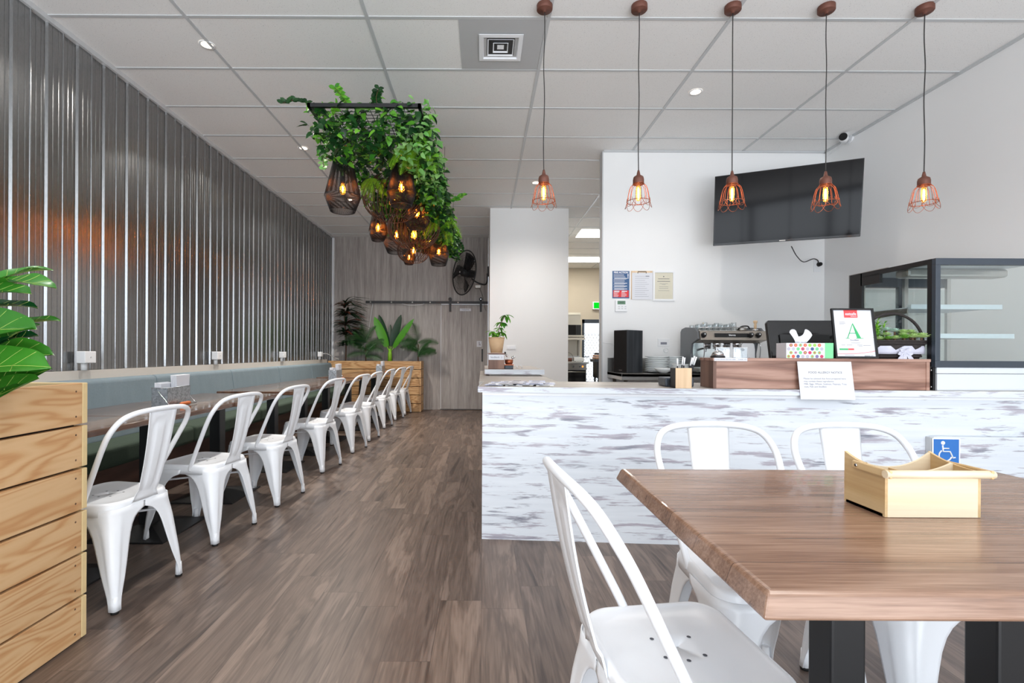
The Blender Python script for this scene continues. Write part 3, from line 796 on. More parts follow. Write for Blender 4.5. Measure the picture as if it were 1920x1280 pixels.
def make_naps():
    t = thing('napkin_stack', 'x', 'napkins', (0, 0, 0), 0, 'white napkin stacks standing in the tins')
    for k in range(4): MB().box(-.042 + k * .0105, -.033 + k * .0105, -.105, .02, .004, .150 - .002 * k).build('napkin', 'paper', t)
    g = MB()
    for k in range(5):
        x = .006 + k * .008
        g.add([(x, .0, .004), (x, .108, .004), (x, .125, .195), (x, -.022, .195), (x + .006, .0, .004), (x + .006, .108, .004), (x + .006, .125, .193), (x + .006, -.022, .193)],
              [(0, 1, 2, 3), (7, 6, 5, 4), (0, 4, 5, 1), (1, 5, 6, 2), (2, 6, 7, 3), (3, 7, 4, 0)])
    g.build('fanned_napkins', 'paper', t)
    return t
tin = make_tin(); nap = make_naps()
for i, (x, y, l, l2) in enumerate(((-2.03, 3.215, 'galvanised tin with an orange grip nearest the front', 'white napkins in the nearest galvanised tin'),
                              (-1.875, 6.27, 'galvanised tin on the middle bench table', 'white napkins in the middle galvanised tin'),
                              (-1.70, 8.20, 'galvanised tin farthest away, before the rear pine planter', 'white napkins in the farthest galvanised tin'))):
    for o, lb in ((tin, l), (nap, l2)):
        z = .7525 if o is tin else .7555
        if i == 0: o.location = (x, y, z); o['label'] = lb
        else: copy_tree(o, (x, y, z), 0, lb)
# ------------------------------------------------------------------ pine planters
t = thing('pine_planter', 'tall pine-board planter box in the left foreground', 'planter', (-1.78, 1.1, 0))
px0, px1, py0, py1 = -2.12, -1.535, .15, 1.915
for k in range(6):
    z0 = .006 + k * .1645; z1 = z0 + .156
    MB().box(px1 - .025, px1, py0 + .026, py1 - .026, z0, z1).box(px0, px0 + .025, py0 + .026, py1 - .026, z0, z1).build('side_board', 'pine', t, bevel=.003)
    MB().box(px0, px1, py1 - .025, py1, z0, z1).box(px0, px1, py0, py0 + .025, z0, z1).build('end_board', 'pine_end', t, bevel=.003)
n_ = MB()
for k in range(6):
    z0 = .006 + k * .1645
    for y in (1.86, 1.45, 1.0):
        for z in (z0 + .03, z0 + .125): n_.lathe([(.004, 0), (.003, .0008)], (px1, y, z), 8, Matrix.Rotation(PI / 2, 4, 'Y'))
n_.build('screw_heads', 'bark', t)
MB().box(px0 + .03, px1 - .03, py0 + .03, py1 - .03, .0, .93).build('soil', 'soil', t)
t = thing('pine_planter', 'low wide pine-board planter box against the grey rear wall', 'planter', (-2.0, 9.28, 0))
qx0, qx1, qy0, qy1 = XL + .06, -1.135, 9.075, 9.47
for k in range(6):
    z0 = .006 + k * .157; z1 = z0 + .146
    MB().box(qx0, qx1 - .026, qy0, qy0 + .025, z0, z1).build('front_board', 'pine_x', t, bevel=.002)
    MB().box(qx1 - .025, qx1, qy0, qy1, z0, z1).build('end_board', 'pine', t, bevel=.002)
MB().box(qx0, qx1 - .03, qy0 + .03, qy1, 0, .90).build('soil', 'soil', t)
def _xf(s, m): s.v = [tuple(m @ Vector(v)) for v in s.v]; return s
MB.xf = _xf
# ------------------------------------------------------------------ serving counter
CM = Matrix.Translation((0, 2.927, 0)) @ Matrix.Rotation(math.radians(-3.7), 4, 'Z')
ZT = .906
def cloc(px, dy=0.0):
    k = (px - CX) / F; A = 2.927 + dy; X = k * A / (1 + .0647 * k); return X / math.cos(math.radians(3.7)) + dy * .0647
t = thing('serving_counter', 'whitewashed L-shaped serving counter across the room', 'counter', (1.5, 3.1, 0))
MB().box(0, 3.72, 0, .04, .0, ZT - .033).xf(CM).build('front_panel', 'wash', t)
MB().box(0, 3.72, -.004, .0, ZT - .05, ZT - .033).xf(CM).build('shadow_batten', 'white_metal', t)
MB().box(.0, .03, 2.965, 5.4, 0, ZT - .033).build('end_panel', 'wash', t)
MB().box(-.024, 3.72, -.020, .565, ZT - .032, ZT).box(2.45, 3.30, .565, .72, ZT - .032, ZT).xf(CM).build('worktop', 'wash_top', t)
MB().box(-.024, .53, 3.42, 5.4, ZT - .032, ZT - .001).build('worktop', 'wash_top', t)
MB().box(-.027, 3.72, -.022, -.020, ZT - .033, ZT + .0004).box(-.027, -.024, -.022, .5, ZT - .033, ZT + .0004).xf(CM).build('edge_band', 'wash', t)
MB().box(.03, 3.68,   .53, .55, .0, ZT - .033).xf(CM).build('back_panel', 'wash', t)
MB().box(.02, .532, 4.254, 5.42, ZT + .014, ZT + .0555).box(.06, .50, 4.30, 5.40, ZT - .001, ZT + .014).build('raised_shelf', 'wash_top', t)
MB().box(.018, .534, 4.25, 4.254, ZT + .013, ZT + .0553).build('edge_band', 'wash', t)
# drop-leaf panel with access sign
lx0 = cloc(1740)
t = thing('folding_ledge', 'whitewashed drop-down ledge panel on the counter front, right side', 'ledge', tuple(CM @ Vector((lx0 + .3, -.03, .62))))
MB().box(lx0, 3.70, -.04, -.012, .35, .655).xf(CM).build('panel', 'wash', t, bevel=.003)
MB().box(lx0 - .012, lx0, -.035, -.002, .36, .65).xf(CM).build('edge_strip', 'tbar', t)
a0 = cloc(1749, -.04) + .002
mm = CM @ Matrix.Translation((a0 + .073, -.0415, .575)) @ Matrix.Rotation(PI / 2, 4, 'X')
t = thing('access_sign', 'blue wheelchair access sign on the counter front', 'sign', tuple(mm.translation))
MB().box(-.073, .073, -.075, .073, 0, .002).xf(mm).build('backing', 'plastic', t)
MB().box(-.066, .066, -.068, .067, .002, .0028).xf(mm).build('blue_panel', 'blue', t)
g = MB().lathe([(.0105, 0), (.0105, .001)], (-.018, .047, .003), 16)
g.tube([(-.020, .034, .0035), (-.018, .0, .0035), (.018, -.0, .0035), (.034, -.036, .0035), (.046, -.032, .0035)], .0042, 6)
g.tube([(-.019, .017, .0035), (.013, .017, .0035)], .0034, 6)
g.tube([(-.030 + .002, .006, .0035)] + [(-.006 + .033 * math.cos(a), -.022 + .031 * math.sin(a), .0035) for a in [math.radians(d) for d in range(130, 350, 12)]], .0036, 6)
g.xf(mm).build('wheelchair_symbol', 'plastic', t)

# wooden display box on the counter
b0, b1, ZB = cloc(1337, .012), cloc(1743, .012), 1.083
t = thing('display_box', 'reddish wood-look box unit standing on the counter', 'box', tuple(CM @ Vector(((b0 + b1) / 2, .1, ZT))))
MB().box(b0 + .018, b1 - .018, .016, .03, ZT + .002, ZB - .016).xf(CM).build('front_panel', 'box_wood', t)
MB().box(b0, b0 + .018, .012, .21, ZT + .001, ZB - .016).xf(CM).build('side_panel', 'box_wood_z', t)
MB().box(b1 - .018, b1, .012, .21, ZT + .001, ZB - .016).xf(CM).build('side_panel', 'box_wood', t)
MB().box(b0 - .003, b1 + .003, .008, .215, ZB - .016, ZB).xf(CM).build('top_board', 'box_wood', t, bevel=.001)
s0, s1 = cloc(1340), cloc(1402)
t = thing('label_strip', 'thin white label strip on the left front edge of the wooden box', 'label', tuple(CM @ Vector((s0, .0, ZB - .016))))
MB().box(s0, s1, .0045, .007, ZB - .017, ZB + .001).xf(CM).build('strip', 'paper', t)
text_mb('PLEASE ORDER AND PAY HERE  -  THANK YOU', .0085, CM @ facing(((s0 + s1) / 2, .0043, ZB - .008))).build('lettering', 'ink_light', t)
# allergy notice
n0, n1 = cloc(1500, -.02), cloc(1602, -.02); nc = (n0 + n1) / 2
t = thing('allergy_notice', 'white paper food allergy notice taped to the box and counter front', 'notice', tuple(CM @ Vector((nc, -.03, .853))))
nm = CM @ facing((nc, -.034, .853), 0, math.radians(10))
MB().box(-(n1 - n0) / 2, (n1 - n0) / 2, 0, .216, 0, .0006).xf(nm).build('sheet', 'paper', t)
text_mb('FOOD ALLERGY NOTICE', .0165, nm @ Matrix.Translation((0, .153, .001)), .0002).build('heading', 'ink', t)
text_mb('Please be advised that food prepared here\nmay contain these ingredients:\nMilk, Eggs, Wheat, Soybean, Peanuts, Tree\nnuts, Fish and Shellfish', .0135, nm @ Matrix.Translation((-.122, .095, .001)), .0002, 'LEFT', spacing=1.15).build('lettering', 'ink_light', t)
# pen holder
h0, h1 = cloc(1266), cloc(1296)
t = thing('pen_holder', 'pale wooden pen holder block at the counter front', 'pen holder', tuple(CM @ Vector(((h0 + h1) / 2, .05, ZT))))
g = MB().box(h0, h1, -.012, -.004, ZT + .001, ZT + .118); g.xf(CM).build('front_block', 'light_wood', t, bevel=.001)
MB().box(h0, h0 + .006, -.004, .09, ZT + .001, ZT + .116).box(h1 - .006, h1, -.004, .09, ZT + .001, ZT + .116).box(h0, h1, .084, .09, ZT + .001, ZT + .116).box(h0, h1, -.004, .09, ZT + .001, ZT + .008).xf(CM).build('cup', 'black', t)
for k, (dx, dl, hh) in enumerate(((.018, -.004, .055), (.03, .02, .065), (.045, .018, .06), (.055, .045, .06), (.066, .05, .07), (.075, .055, .064))):
    a = Vector((h0 + .008 + dx, .03 + .008 * (k % 3), ZT + .012)); b = Vector((h0 + .008 + dx + dl, .03 + .01 * (k % 3), ZT + .118 + hh))
    m_ = a.lerp(b, .72)
    tp = thing('pen', 'black and white pen standing in the pen holder', 'pen', tuple(CM @ a), 0, 'pens in the wooden holder')
    MB().cyl(CM @ a, CM @ m_, .0042, seg=8).build('barrel', 'ink_black', tp); MB().cyl(CM @ m_, CM @ b, .0046, seg=8).build('cap', 'plastic', tp)
t = thing('card_terminal', 'dark payment card terminal behind the pen holder', 'card terminal', tuple(CM @ Vector((h1, .15, ZT))))
MB().box(h0 - .02, h1 + .06, .12, .27, ZT + .001, ZT + .055).xf(CM).build('body', 'frame_grey', t, bevel=.008)
MB().box(h0 - .005, h1 + .045, .116, .120, ZT + .012, ZT + .04).xf(CM).build('keypad', 'ink_black', t)
# POS screen seen from the back
t = thing('till_screen', 'black till monitor seen from behind on the counter', 'monitor', tuple(CM @ Vector((1.75, .3, ZT))))
mt = CM @ Matrix.Translation((cloc(1503, .27), .275, 1.075)) @ Matrix.Rotation(-.24, 4, 'X')
MB().prism([(-.215, 0), (.215, 0), (.215, .26), (.205, .275), (-.205, .275), (-.215, .26)], -.03, .0, mt @ Matrix.Rotation(PI / 2, 4, 'X') @ Matrix.Translation((0, -.02, 0))).build('screen_back', 'black_gloss', t, bevel=.004)
MB().box(-.15, .15, -.012, -.001, .02, .16).xf(mt).build('vent_cover', 'black', t, bevel=.003)
MB().box(-.07, .07, .03, .09, .0, .10).xf(CM @ Matrix.Translation((cloc(1503, .27), .22, .985))).build('neck', 'black', t, bevel=.005)
MB().box(-.11, .11, -.02, .18, .0, .085).xf(CM @ Matrix.Translation((cloc(1503, .27), .25, ZT + .001))).build('base', 'black', t, bevel=.006)
# tissue box
t0, t1 = cloc(1473, .03), cloc(1561, .03)
t = thing('tissue_box', 'tissue box with coloured dots on the wooden box', 'tissue box', tuple(CM @ Vector((t0 + .12, .08, ZB))))
MB().box(t0, t1, .03, .14, ZB + .001, ZB + .089).xf(CM).build('carton', 'paper', t, bevel=.001)
MB().box(t1 - .046, t1 + .0006, .0292, .1405, ZB + .001, ZB + .0895).xf(CM).build('end_flap', 'box_green', t, label='mint green end of the carton')
cols = [(178, 176, 190), (196, 40, 110), (110, 200, 140), (180, 180, 196), (214, 60, 70), (230, 90, 60), (190, 60, 100), (120, 110, 160), (236, 150, 120), (150, 200, 90), (60, 90, 140)]
DM = [plain('dot_print', c, .5, var=.02) for c in cols]
gs = [MB() for _ in cols]; rd = random.Random(5)
for r in range(4):
    for c in range(8):
        x = t0 + .013 + c * .0262 + (.013 if r % 2 else 0); z = ZB + .012 + r * .0215
        if x > t1 - .055: continue
        q = rd.randrange(len(cols)); gs[q].lathe([(.0095, 0), (.0095, .0006)], (x, .0298, z), 14, Matrix.Rotation(PI / 2, 4, 'X'))
        if rd.random() < .5: gs[(q + 3) % len(cols)].lathe([(.0045, 0), (.0045, .0010)], (x, .0298, z), 10, Matrix.Rotation(PI / 2, 4, 'X'))
for g, m_ in zip(gs, DM):
    if g.v: g.xf(CM).build('dots', m_, t)
g = MB(); cxm = (t0 + t1 - .04) / 2
rows = []
for i in range(6):
    u = i / 5; row = []
    for j in range(17):
        v = j / 16 * 2 - 1
        row.append((cxm + v * (.032 + .030 * u), .085 + .014 * math.sin(v * 9 + u * 3) * (1 - .3 * u), ZB + .088 + u * (.062 - .022 * math.cos(v * 5.0 + .4) * u)))
    rows.append(row)
g.grid(rows).xf(CM).build('tissue', 'paper', t, solid=.001)
# framed certificate
t = thing('certificate_frame', 'black-framed food safety certificate with a green letter A', 'frame', tuple(CM @ Vector((2.1, .05, ZB))))
f0, f1 = cloc(1563.5, .035), cloc(1643.5, .035); W = f1 - f0; H = .292
fm = CM @ facing(((f0 + f1) / 2, .034, ZB + .002), 0, math.radians(9))
MB().box(-W / 2, W / 2, 0, .010, 0, .012).box(-W / 2, W / 2, H - .010, H, 0, .012).box(-W / 2, -W / 2 + .010, 0.01, H - .01, 0, .012).box(W / 2 - .010, W / 2, .01, H - .01, 0, .012).xf(fm).build('frame', 'black_gloss', t)
MB().box(-W / 2 + .008, W / 2 - .008, .008, H - .008, -.002, .003).xf(fm).build('sheet', 'paper', t)
MB().box(-.03, .03, -.0, .20, -.0045, -.002).xf(fm).build('easel_back', 'black', t)
MB().box(-.045, .03, H - .054, H - .010, .003, .0038).xf(fm).build('heading_tag', 'red', t)
text_mb('eatsafe', .022, fm @ Matrix.Translation((-.0075, H - .032, .0042)), .0002, bold=.0003).build('heading', 'paper', t)
text_mb('BRISBANE', .0075, fm @ Matrix.Translation((.008, H - .046, .0042)), .0002).build('heading', 'paper', t)
# the big serif A: thin left stroke, thick right stroke, crossbar, feet
A = MB(); z0 = .118; zt_ = .205
def seg(p, q, w0, w1=None):
    w1 = w0 if w1 is None else w1
    A.add([(p[0] - w0 / 2, p[1], .0042), (p[0] + w0 / 2, p[1], .0042), (q[0] + w1 / 2, q[1], .0042), (q[0] - w1 / 2, q[1], .0042)], [(0, 1, 2, 3)])
seg((-.037, z0), (-.004, zt_ - .006), .005, .004); seg((.026, z0), (-.003, zt_), .022, .004)
A.add([(-.028, .144, .0042), (.012, .144, .0042), (.010, .148, .0042), (-.026, .148, .0042)], [(0, 1, 2, 3)])
A.box(-.048, -.026, z0 - .003, z0, .0035, .0042); A.box(.008, .050, z0 - .003, z0, .0035, .0042)
A.xf(fm).build('letter', 'green', t)
text_mb('Excellent', .013, fm @ Matrix.Translation((.0, .106, .0042)), .0002).build('lettering', 'ink_light', t)
g = MB()
for (x, z, w_) in ((-.075, .212, .03), (-.075, .205, .034), (-.075, .198, .026), (-.02, .088, .05), (-.075, .076, .02), (-.045, .076, .03), (.012, .076, .028), (.045, .074, .04), (.02, .070, .02), (-.06, .018, .05)):
    g.box(x, x + w_, z, z + .0018, .003, .0042)
g.xf(fm).build('small_print', 'ink_light', t)
MB().box(-.088, -.02, .048, .057, .003, .0042).xf(fm).build('rating_bar', 'green', t)
MB().box(-.04, -.008, .048, .057, .003, .0044).xf(fm).build('rating_bar', 'red', t)
MB().tube([(W * (-.48 + .96 * i / 14), .022 + .026 * (i / 14) ** 2.2 + .004 * math.cos(i / 14 * 3), .0042) for i in range(15)], .0011, 4).xf(fm).build('swoosh', 'red', t)
text_mb('BRISBANE CITY', .007, fm @ Matrix.Translation((.07, .014, .0042)), .0002).build('lettering', 'ink', t)
# succulent basket
bc = cloc(1668, .11)
t = thing('succulent_basket', 'dark wicker basket with hoop handle on the wooden box', 'basket', tuple(CM @ Vector((bc, .11, ZB))))
def oval(rx, ry, z, n=28): return [(rx * math.cos(2 * PI * k / n), ry * math.sin(2 * PI * k / n), z) for k in range(n)]
bm_ = CM @ Matrix.Translation((bc, .115, ZB))
MB().grid([oval(.14, .07, .002), oval(.165, .082, .05), oval(.175, .09, .098)], closed=True).xf(bm_).build('basket_body', 'wicker', t, solid=.006)
for z, rx, ry in ((.016, .152, .077), (.090, .176, .091), (.102, .178, .092)):
    MB().tube(oval(rx, ry, z), .007, 6, closed=True).xf(bm_).build('woven_band', 'wicker', t)
MB().tube([(.175 * math.cos(a), 0, .09 + .175 * math.sin(a)) for a in [PI * i / 24 for i in range(25)]], .008, 8).xf(bm_).build('handle', 'wicker', t)
rows = [[(1.06 * x * (1 + .03 * math.sin(k * 1.7 + i)), 1.06 * y * (1 + .04 * math.sin(k * 2.1)), z) for k, (x, y, _) in enumerate(oval(.160, .082, 0))] for i, z in enumerate((.028, .045, .06, .075))]
MB().grid(rows, closed=True).xf(bm_).build('ribbon', 'tulle', t, solid=.003)
g = MB()
for a, L in ((235, .075), (262, .07), (300, .075), (335, .045), (20, .03), (160, .03), (205, .045)):
    g.leaf((.005, -.095, .045), (math.cos(math.radians(a)), -.15, math.sin(math.radians(a))), (0, -1, 0), L, .032, .2, .2, 4, shape=lambda t_: .3 + t_ * .7)
g.xf(bm_).build('bow', 'tulle', t)
MB().grid([oval(.160, .08, .093), oval(.01, .01, .10)], closed=True).xf(bm_).build('soil', 'soil', t)
rs = random.Random(11)
def rosette(mb, c, r, n=30, lift=.5):
    for k in range(n):
        a = k * 2.4; q = k / n; el = -.15 + 1.45 * q
        d = Vector((math.cos(a) * math.cos(el), math.sin(a) * math.cos(el), math.sin(el)))
        mb.leaf(c, d, (0, 0, 1), r * (1 - .5 * q), r * .42, -.5, .3, 3, shape=lambda t_: .45 + .75 * t_ if t_ < .8 else .7)
ros = [(-.15, -.04, .115, .032, 'succ_g'), (-.115, -.065, .112, .030, 'succ'), (-.07, -.07, .113, .032, 'succ_g'), (-.03, -.068, .115, .034, 'succ'), (.015, -.075, .118, .036, 'succ_g'), (.06, -.075, .122, .042, 'succ'),
       (.115, -.065, .122, .050, 'succ'), (-.03, .0, .165, .034, 'succ_b'), (.01, -.01, .158, .036, 'succ_b'), (.05, -.02, .150, .038, 'succ'), (.09, -.02, .148, .040, 'succ'), (.13, .0, .132, .038, 'succ'),
       (-.15, .01, .150, .032, 'succ_b'), (-.05, -.03, .135, .034, 'succ'), (.03, -.045, .132, .036, 'succ'), (-.11, -.03, .135, .03, 'succ_g')]
for (x, y, z, r, mt_) in ros:
    p = thing('succulent', 'fleshy rosette succulent planted in the wicker basket', 'plant', tuple(bm_ @ Vector((x, y, z))), 0, 'succulents in the wicker basket')
    g = MB(); rosette(g, (x, y, z), r); g.xf(bm_).build('rosette', mt_, p)
    MB().cyl((x, y, .095), (x, y, z), .005, seg=6).xf(bm_).build('stem', 'bark', p)
g = MB(); gs_ = MB()
for k in range(9):
    x = -.12 + .085 * rs.random(); y = -.03 + .05 * rs.random(); hh = .17 + .06 * rs.random(); x2 = x + rs.uniform(-.02, .03)
    gs_.cyl((x, y, .095), (x2, y, hh), .003, seg=5)
    for q in range(16):
        u = q / 15; z = .10 + (hh - .10) * u; a = q * 2.4
        g.leaf((x + (x2 - x) * u, y, z), (math.cos(a), math.sin(a), .7), (0, 0, 1), .028, .011, .2, .2, 3)
p = tag(g.xf(bm_).build('jade_succulent', 'succ_g'), 'upright bright green leafy succulent at the left of the basket', 'plant'); 
o_ = gs_.xf(bm_); mi_ = ROOT[p.name]; o_.build('stems', 'stem', p)
# call bell and clear stands
cbx = cloc(1342, .09)
t = thing('call_bell', 'small chrome call bell on a dark base, left end of the wooden box', 'bell', tuple(CM @ Vector((cbx, .09, ZB))))
bmx = CM @ Matrix.Translation((cbx, .09, ZB + .001))
MB().lathe([(.041, 0), (.041, .008), (.036, .013)], seg=24).xf(bmx).build('base', 'black', t)
MB().lathe([(.034, .014), (.032, .026), (.024, .037), (.010, .043), (.002, .044)], seg=24).xf(bmx).build('dome', 'chrome', t)
MB().lathe([(.003, .044), (.003, .052), (.006, .053), (.004, .057)], seg=12).xf(bmx).build('plunger', 'chrome', t)
for px, l in ((1349, 'clear acrylic card stand behind the call bell'), (1382, 'clear acrylic card stand between the bell and the till')):
    x = cloc(px, .16); t = thing('card_stand', l, 'stand', tuple(CM @ Vector((x, .16, ZB))))
    a = CM @ Matrix.Translation((x, .16, ZB + .001))
    MB().box(-.042, .042, .0, .003, 0, .062).box(-.042, .042, -.03, .03, 0, .003).xf(a).build('sheet', 'tumbler', t)
    MB().tube([(-.042, -.001, .003), (-.040, -.001, .062), (.040, -.001, .062), (.042, -.001, .003)], .0013, 5).xf(a).build('edge', 'plastic', t)
# menus fanned at the left end of the counter
rm = random.Random(2)
inks = ['paper', 'paper', 'plastic', 'paper']
pale = plain('pale_blue_card', (196, 202, 226), .5); cream = plain('cream_card', (232, 226, 210), .5); greym = plain('soft_grey_card', (190, 186, 192), .5)
cm_ = ['paper', pale, cream, 'paper', greym, 'paper', cream, pale]
k = 0
for rw in range(3):
    for c in range(6):
        for q in range(2):
            x = .005 + c * .062 + rw * .012; y = .05 + rw * .105 + rm.uniform(-.01, .01)
            m_ = CM @ Matrix.Translation((x + .06, y + .05, ZT + .001 + (c * 2 + q) % 5 * .0032 + rw * .0004)) @ Matrix.Rotation(rm.uniform(-.12, .12), 4, 'Z')
            tp = thing('menu_card', 'folded paper menu in the fanned spread at the counter corner', 'menu', tuple(m_.translation), 0, 'menus fanned at the counter corner')
            MB().box(-.052, .052, -.05, .05, 0, .0028).xf(m_).build('cover', cm_[k % 8], tp)
            MB().box(-.035, .03, -.0505, -.049, .0008, .0022).box(-.03, .02, -.02, .01, .0027, .003).xf(m_).build('print', 'ink', tp)
            k += 1

# items on the raised shelf
ZR = ZT + .0555
t = thing('tip_box', 'small wooden box with a white label under the pot plant', 'box', (.12, 4.37, ZR))
MB().box(.050, .190, 4.295, 4.44, ZR + .001, ZR + .135).build('body', 'box_wood_z', t, bevel=.002)
MB().box(.047, .195, 4.285, 4.45, ZR + .135, ZR + .141).build('lid', 'box_wood', t)
MB().box(.053, .187, 4.2925, 4.2945, ZR + .082, ZR + .128).build('label', 'paper', t)
text_mb('feedback  :)', .022, facing((.12, 4.292, ZR + .105))).build('lettering', 'ink_light', t)
zp = ZR + .1415
t = thing('pot_plant', 'small leafy plant in a woven-look pot on the tip box', 'plant', (.122, 4.368, zp))
MB().lathe([(.0, 0), (.052, .0), (.072, .138), (.066, .138), (.060, .125), (.0, .12)], (.122, 4.368, zp + .001), 24, cap=False).build('pot', 'pot', t)
for z, r in ((.004, .0535), (.134, .073)): MB().tube([(.122 + r * math.cos(a), 4.368 + r * math.sin(a), zp + z) for a in [2 * PI * i / 24 for i in range(24)]], .002, 5, closed=True).build('rim', 'pot', t)
MB().lathe([(.062, .12), (.0, .126)], (.122, 4.368, zp), 18, cap=False).build('soil', 'soil', t)
stp = bez([(.122, 4.368, zp + .12), (.140, 4.368, zp + .18), (.150, 4.36, zp + .24), (.185, 4.36, zp + .31), (.20, 4.36, zp + .335)])
st = MB().tube(stp, .004, 6).tube(bez([(.115, 4.368, zp + .12), (.10, 4.36, zp + .16), (.085, 4.35, zp + .19)]), .003, 6).build('stem', 'bark', t)
g = MB(); rl = random.Random(4)
for (c, n_, L) in (((.20, 4.36, zp + .335), 11, .085), ((.165, 4.36, zp + .27), 8, .08), ((.148, 4.36, zp + .22), 8, .06), ((.085, 4.35, zp + .19), 10, .075), ((.16, 4.36, zp + .185), 7, .085), ((.12, 4.35, zp + .16), 8, .07)):
    for k in range(n_):
        a = k * 2.4 + rl.random(); g.leaf(c, (math.cos(a), math.sin(a) * .8, rl.uniform(-.5, .45)), (0, 0, 1), L * rl.uniform(.75, 1.1), L * .36, 1.1, .15, 5)
g.build('leaves', 'leaf_ivy', t)
t = thing('copper_bowl', 'small copper bowl sitting on a grey tin beside the tip box', 'bowl', (.235, 4.40, ZR + .04))
MB().lathe([(.0, 0), (.028, 0), (.036, .012), (.038, .042), (.035, .042), (.032, .012), (.0, .006)], (.235, 4.40, ZR + .042), 22, cap=False).build('bowl', 'copper', t)
for k, (dx, dz) in enumerate(((-.035, .09), (-.02, .07), (.045, .055), (.03, .05))):
    p = thing('spoon', 'spoon standing in the copper bowl', 'spoon', (.235, 4.40, ZR + .06), 0, 'spoons in the copper bowl')
    MB().cyl((.235, 4.40, ZR + .055), (.235 + dx, 4.395, ZR + .045 + dz), .002, seg=6).build('handle', 'chrome', p)
    MB().lathe([(0, -.012), (.008, -.006), (.010, .002), (.006, .011), (0, .014)], (.235 + dx, 4.395, ZR + .05 + dz), 10).build('bowl', 'ink_black' if k == 0 else 'chrome', p)
t = thing('grey_tin', 'low square grey tin under the copper bowl', 'tin', (.235, 4.40, ZR))
MB().box(.195, .272, 4.36, 4.44, ZR + .001, ZR + .034).build('tin_body', 'frame_grey', t, bevel=.004)
MB().box(.192, .275, 4.357, 4.443, ZR + .034, ZR + .041).build('lid', 'copper', t)
for x, l in ((.325, 'left small chrome hook on the raised counter shelf'), (.368, 'right small chrome hook on the raised counter shelf')):
    t = thing('hook', l, 'hook', (x, 4.6, ZR)); MB().tube(bez([(x, 4.6, ZR + .001), (x, 4.6, ZR + .015), (x - .012, 4.6, ZR + .028), (x - .014, 4.6, ZR + .034)]), .003, 6).build('wire', 'chrome', t)
    MB().lathe([(.010, .001), (.008, .006)], (x, 4.6, ZR), 12).build('foot', 'chrome', t)
# switches on the middle wall
t = thing('light_switch', 'small white switch plate on the white wall beside the pot plant', 'switch', (.44, 7.55, 1.2))
a = P(950, 655, 7.55); b = P(967, 648, 7.55)
MB().box(a.x, b.x, 7.545, 7.5545, a.z, b.z).build('plate', 'plastic', t, bevel=.002)
for k in range(3): x = a.x + .02 + k * .045; MB().box(x, x + .018, 7.540, 7.5455, a.z + .015, b.z - .015).build('rocker', 'white_metal', t)

# ------------------------------------------------------------------ steel bench along the rear wall
BZ, BF = .905, 4.82
t = thing('steel_bench', 'stainless steel kitchen bench against the white rear wall', 'bench', (2.4, 5.1, 0))
MB().box(1.363, 3.0, BF, YW - .002, BZ - .03, BZ).box(1.363, 3.0, BF, BF + .004, BZ - .062, BZ).box(1.363, 1.367, BF, YW - .002, BZ - .062, BZ).build('benchtop', 'steel', t, bevel=.002)
MB().box(1.363, 3.0, YW - .02, YW - .003, BZ, BZ + .15).build('splashback', 'steel', t)
for x, y in ((1.42, 4.88), (1.42, 5.3), (2.2, 4.88), (2.9, 4.88), (2.9, 5.3)): MB().cyl((x, y, 0), (x, y, BZ - .03), .019).build('leg', 'steel', t)
MB().box(1.40, 2.95, 4.87, 5.33, .28, .31).build('undershelf', 'steel_dark', t)
# loudspeaker
sm = Matrix.Translation((1.47, 5.02, BZ)) @ Matrix.Rotation(math.radians(-55), 4, 'Z')
t = thing('loudspeaker', 'tall black bookshelf loudspeaker on the steel bench', 'speaker', (1.5, 5.1, BZ))
MB().box(-.172, .0, .006, .255, .001, .440).xf(sm).build('cabinet', 'black_wood', t, bevel=.002)
MB().box(-.168, -.004, .0, .008, .006, .435).xf(sm).build('grille', 'strand', t, bevel=.003)
MB().box(-.10, -.06, -.001, .001, .024, .030).xf(sm).build('badge', 'steel', t)
tag(MB().tube(bez([(1.31, 5.36, 1.22), (1.36, 5.35, 1.215), (1.40, 5.33, 1.21), (1.42, 5.32, 1.19)]), .004, 6).build('speaker_cable', 'plastic'), 'thin white cable along the wall behind the loudspeaker', 'cable')
# plates
def plate(r):
    t = thing('plate', 'x', 'plate', (0, 0, 0)); MB().lathe([(.0, .003), (r * .58, .003), (r * .62, .0), (r * .7, .002), (r, .016), (r * .99, .0195), (r * .66, .007), (.0, .007)], seg=28, cap=False).build('dish', 'china', t); return t
for (x, y, r, n_, grp, lb) in ((1.815, 5.12, .122, 9, 'large white plates stacked beside the loudspeaker', 'large white dinner plate in the tall stack beside the loudspeaker'),
                               (2.02, 5.22, .10, 9, 'white plates stacked against the wall by the coffee machine', 'white plate in the stack against the wall by the coffee machine'),
                               (1.985, 4.945, .082, 7, 'small white saucers stacked at the bench front', 'small white saucer in the low stack at the bench front')):
    pp = plate(r); st_ = .0185 if r > .09 else .012
    for k in range(n_):
        z = BZ + .004 + k * st_
        if k == 0: pp.location = (x, y, z); pp['label'] = lb; pp['group'] = grp
        else: copy_tree(pp, (x, y, z), 0, lb, grp)
t = thing('serving_bowl', 'wide white bowl in front of the large plates', 'bowl', (1.80, 4.90, BZ)); MB().lathe([(.0, .002), (.03, .0), (.07, .03), (.085, .052), (.082, .053), (.06, .03), (.0, .006)], (1.80, 4.905, BZ + .001), 26, cap=False).build('bowl', 'china', t)
t = thing('bench_mat', 'black mat lying on the steel bench under the plates', 'mat', (1.8, 5.0, BZ)); MB().box(1.69, 2.09, 4.86, 5.34, BZ + .0002, BZ + .003).build('mat', 'rubber', t)
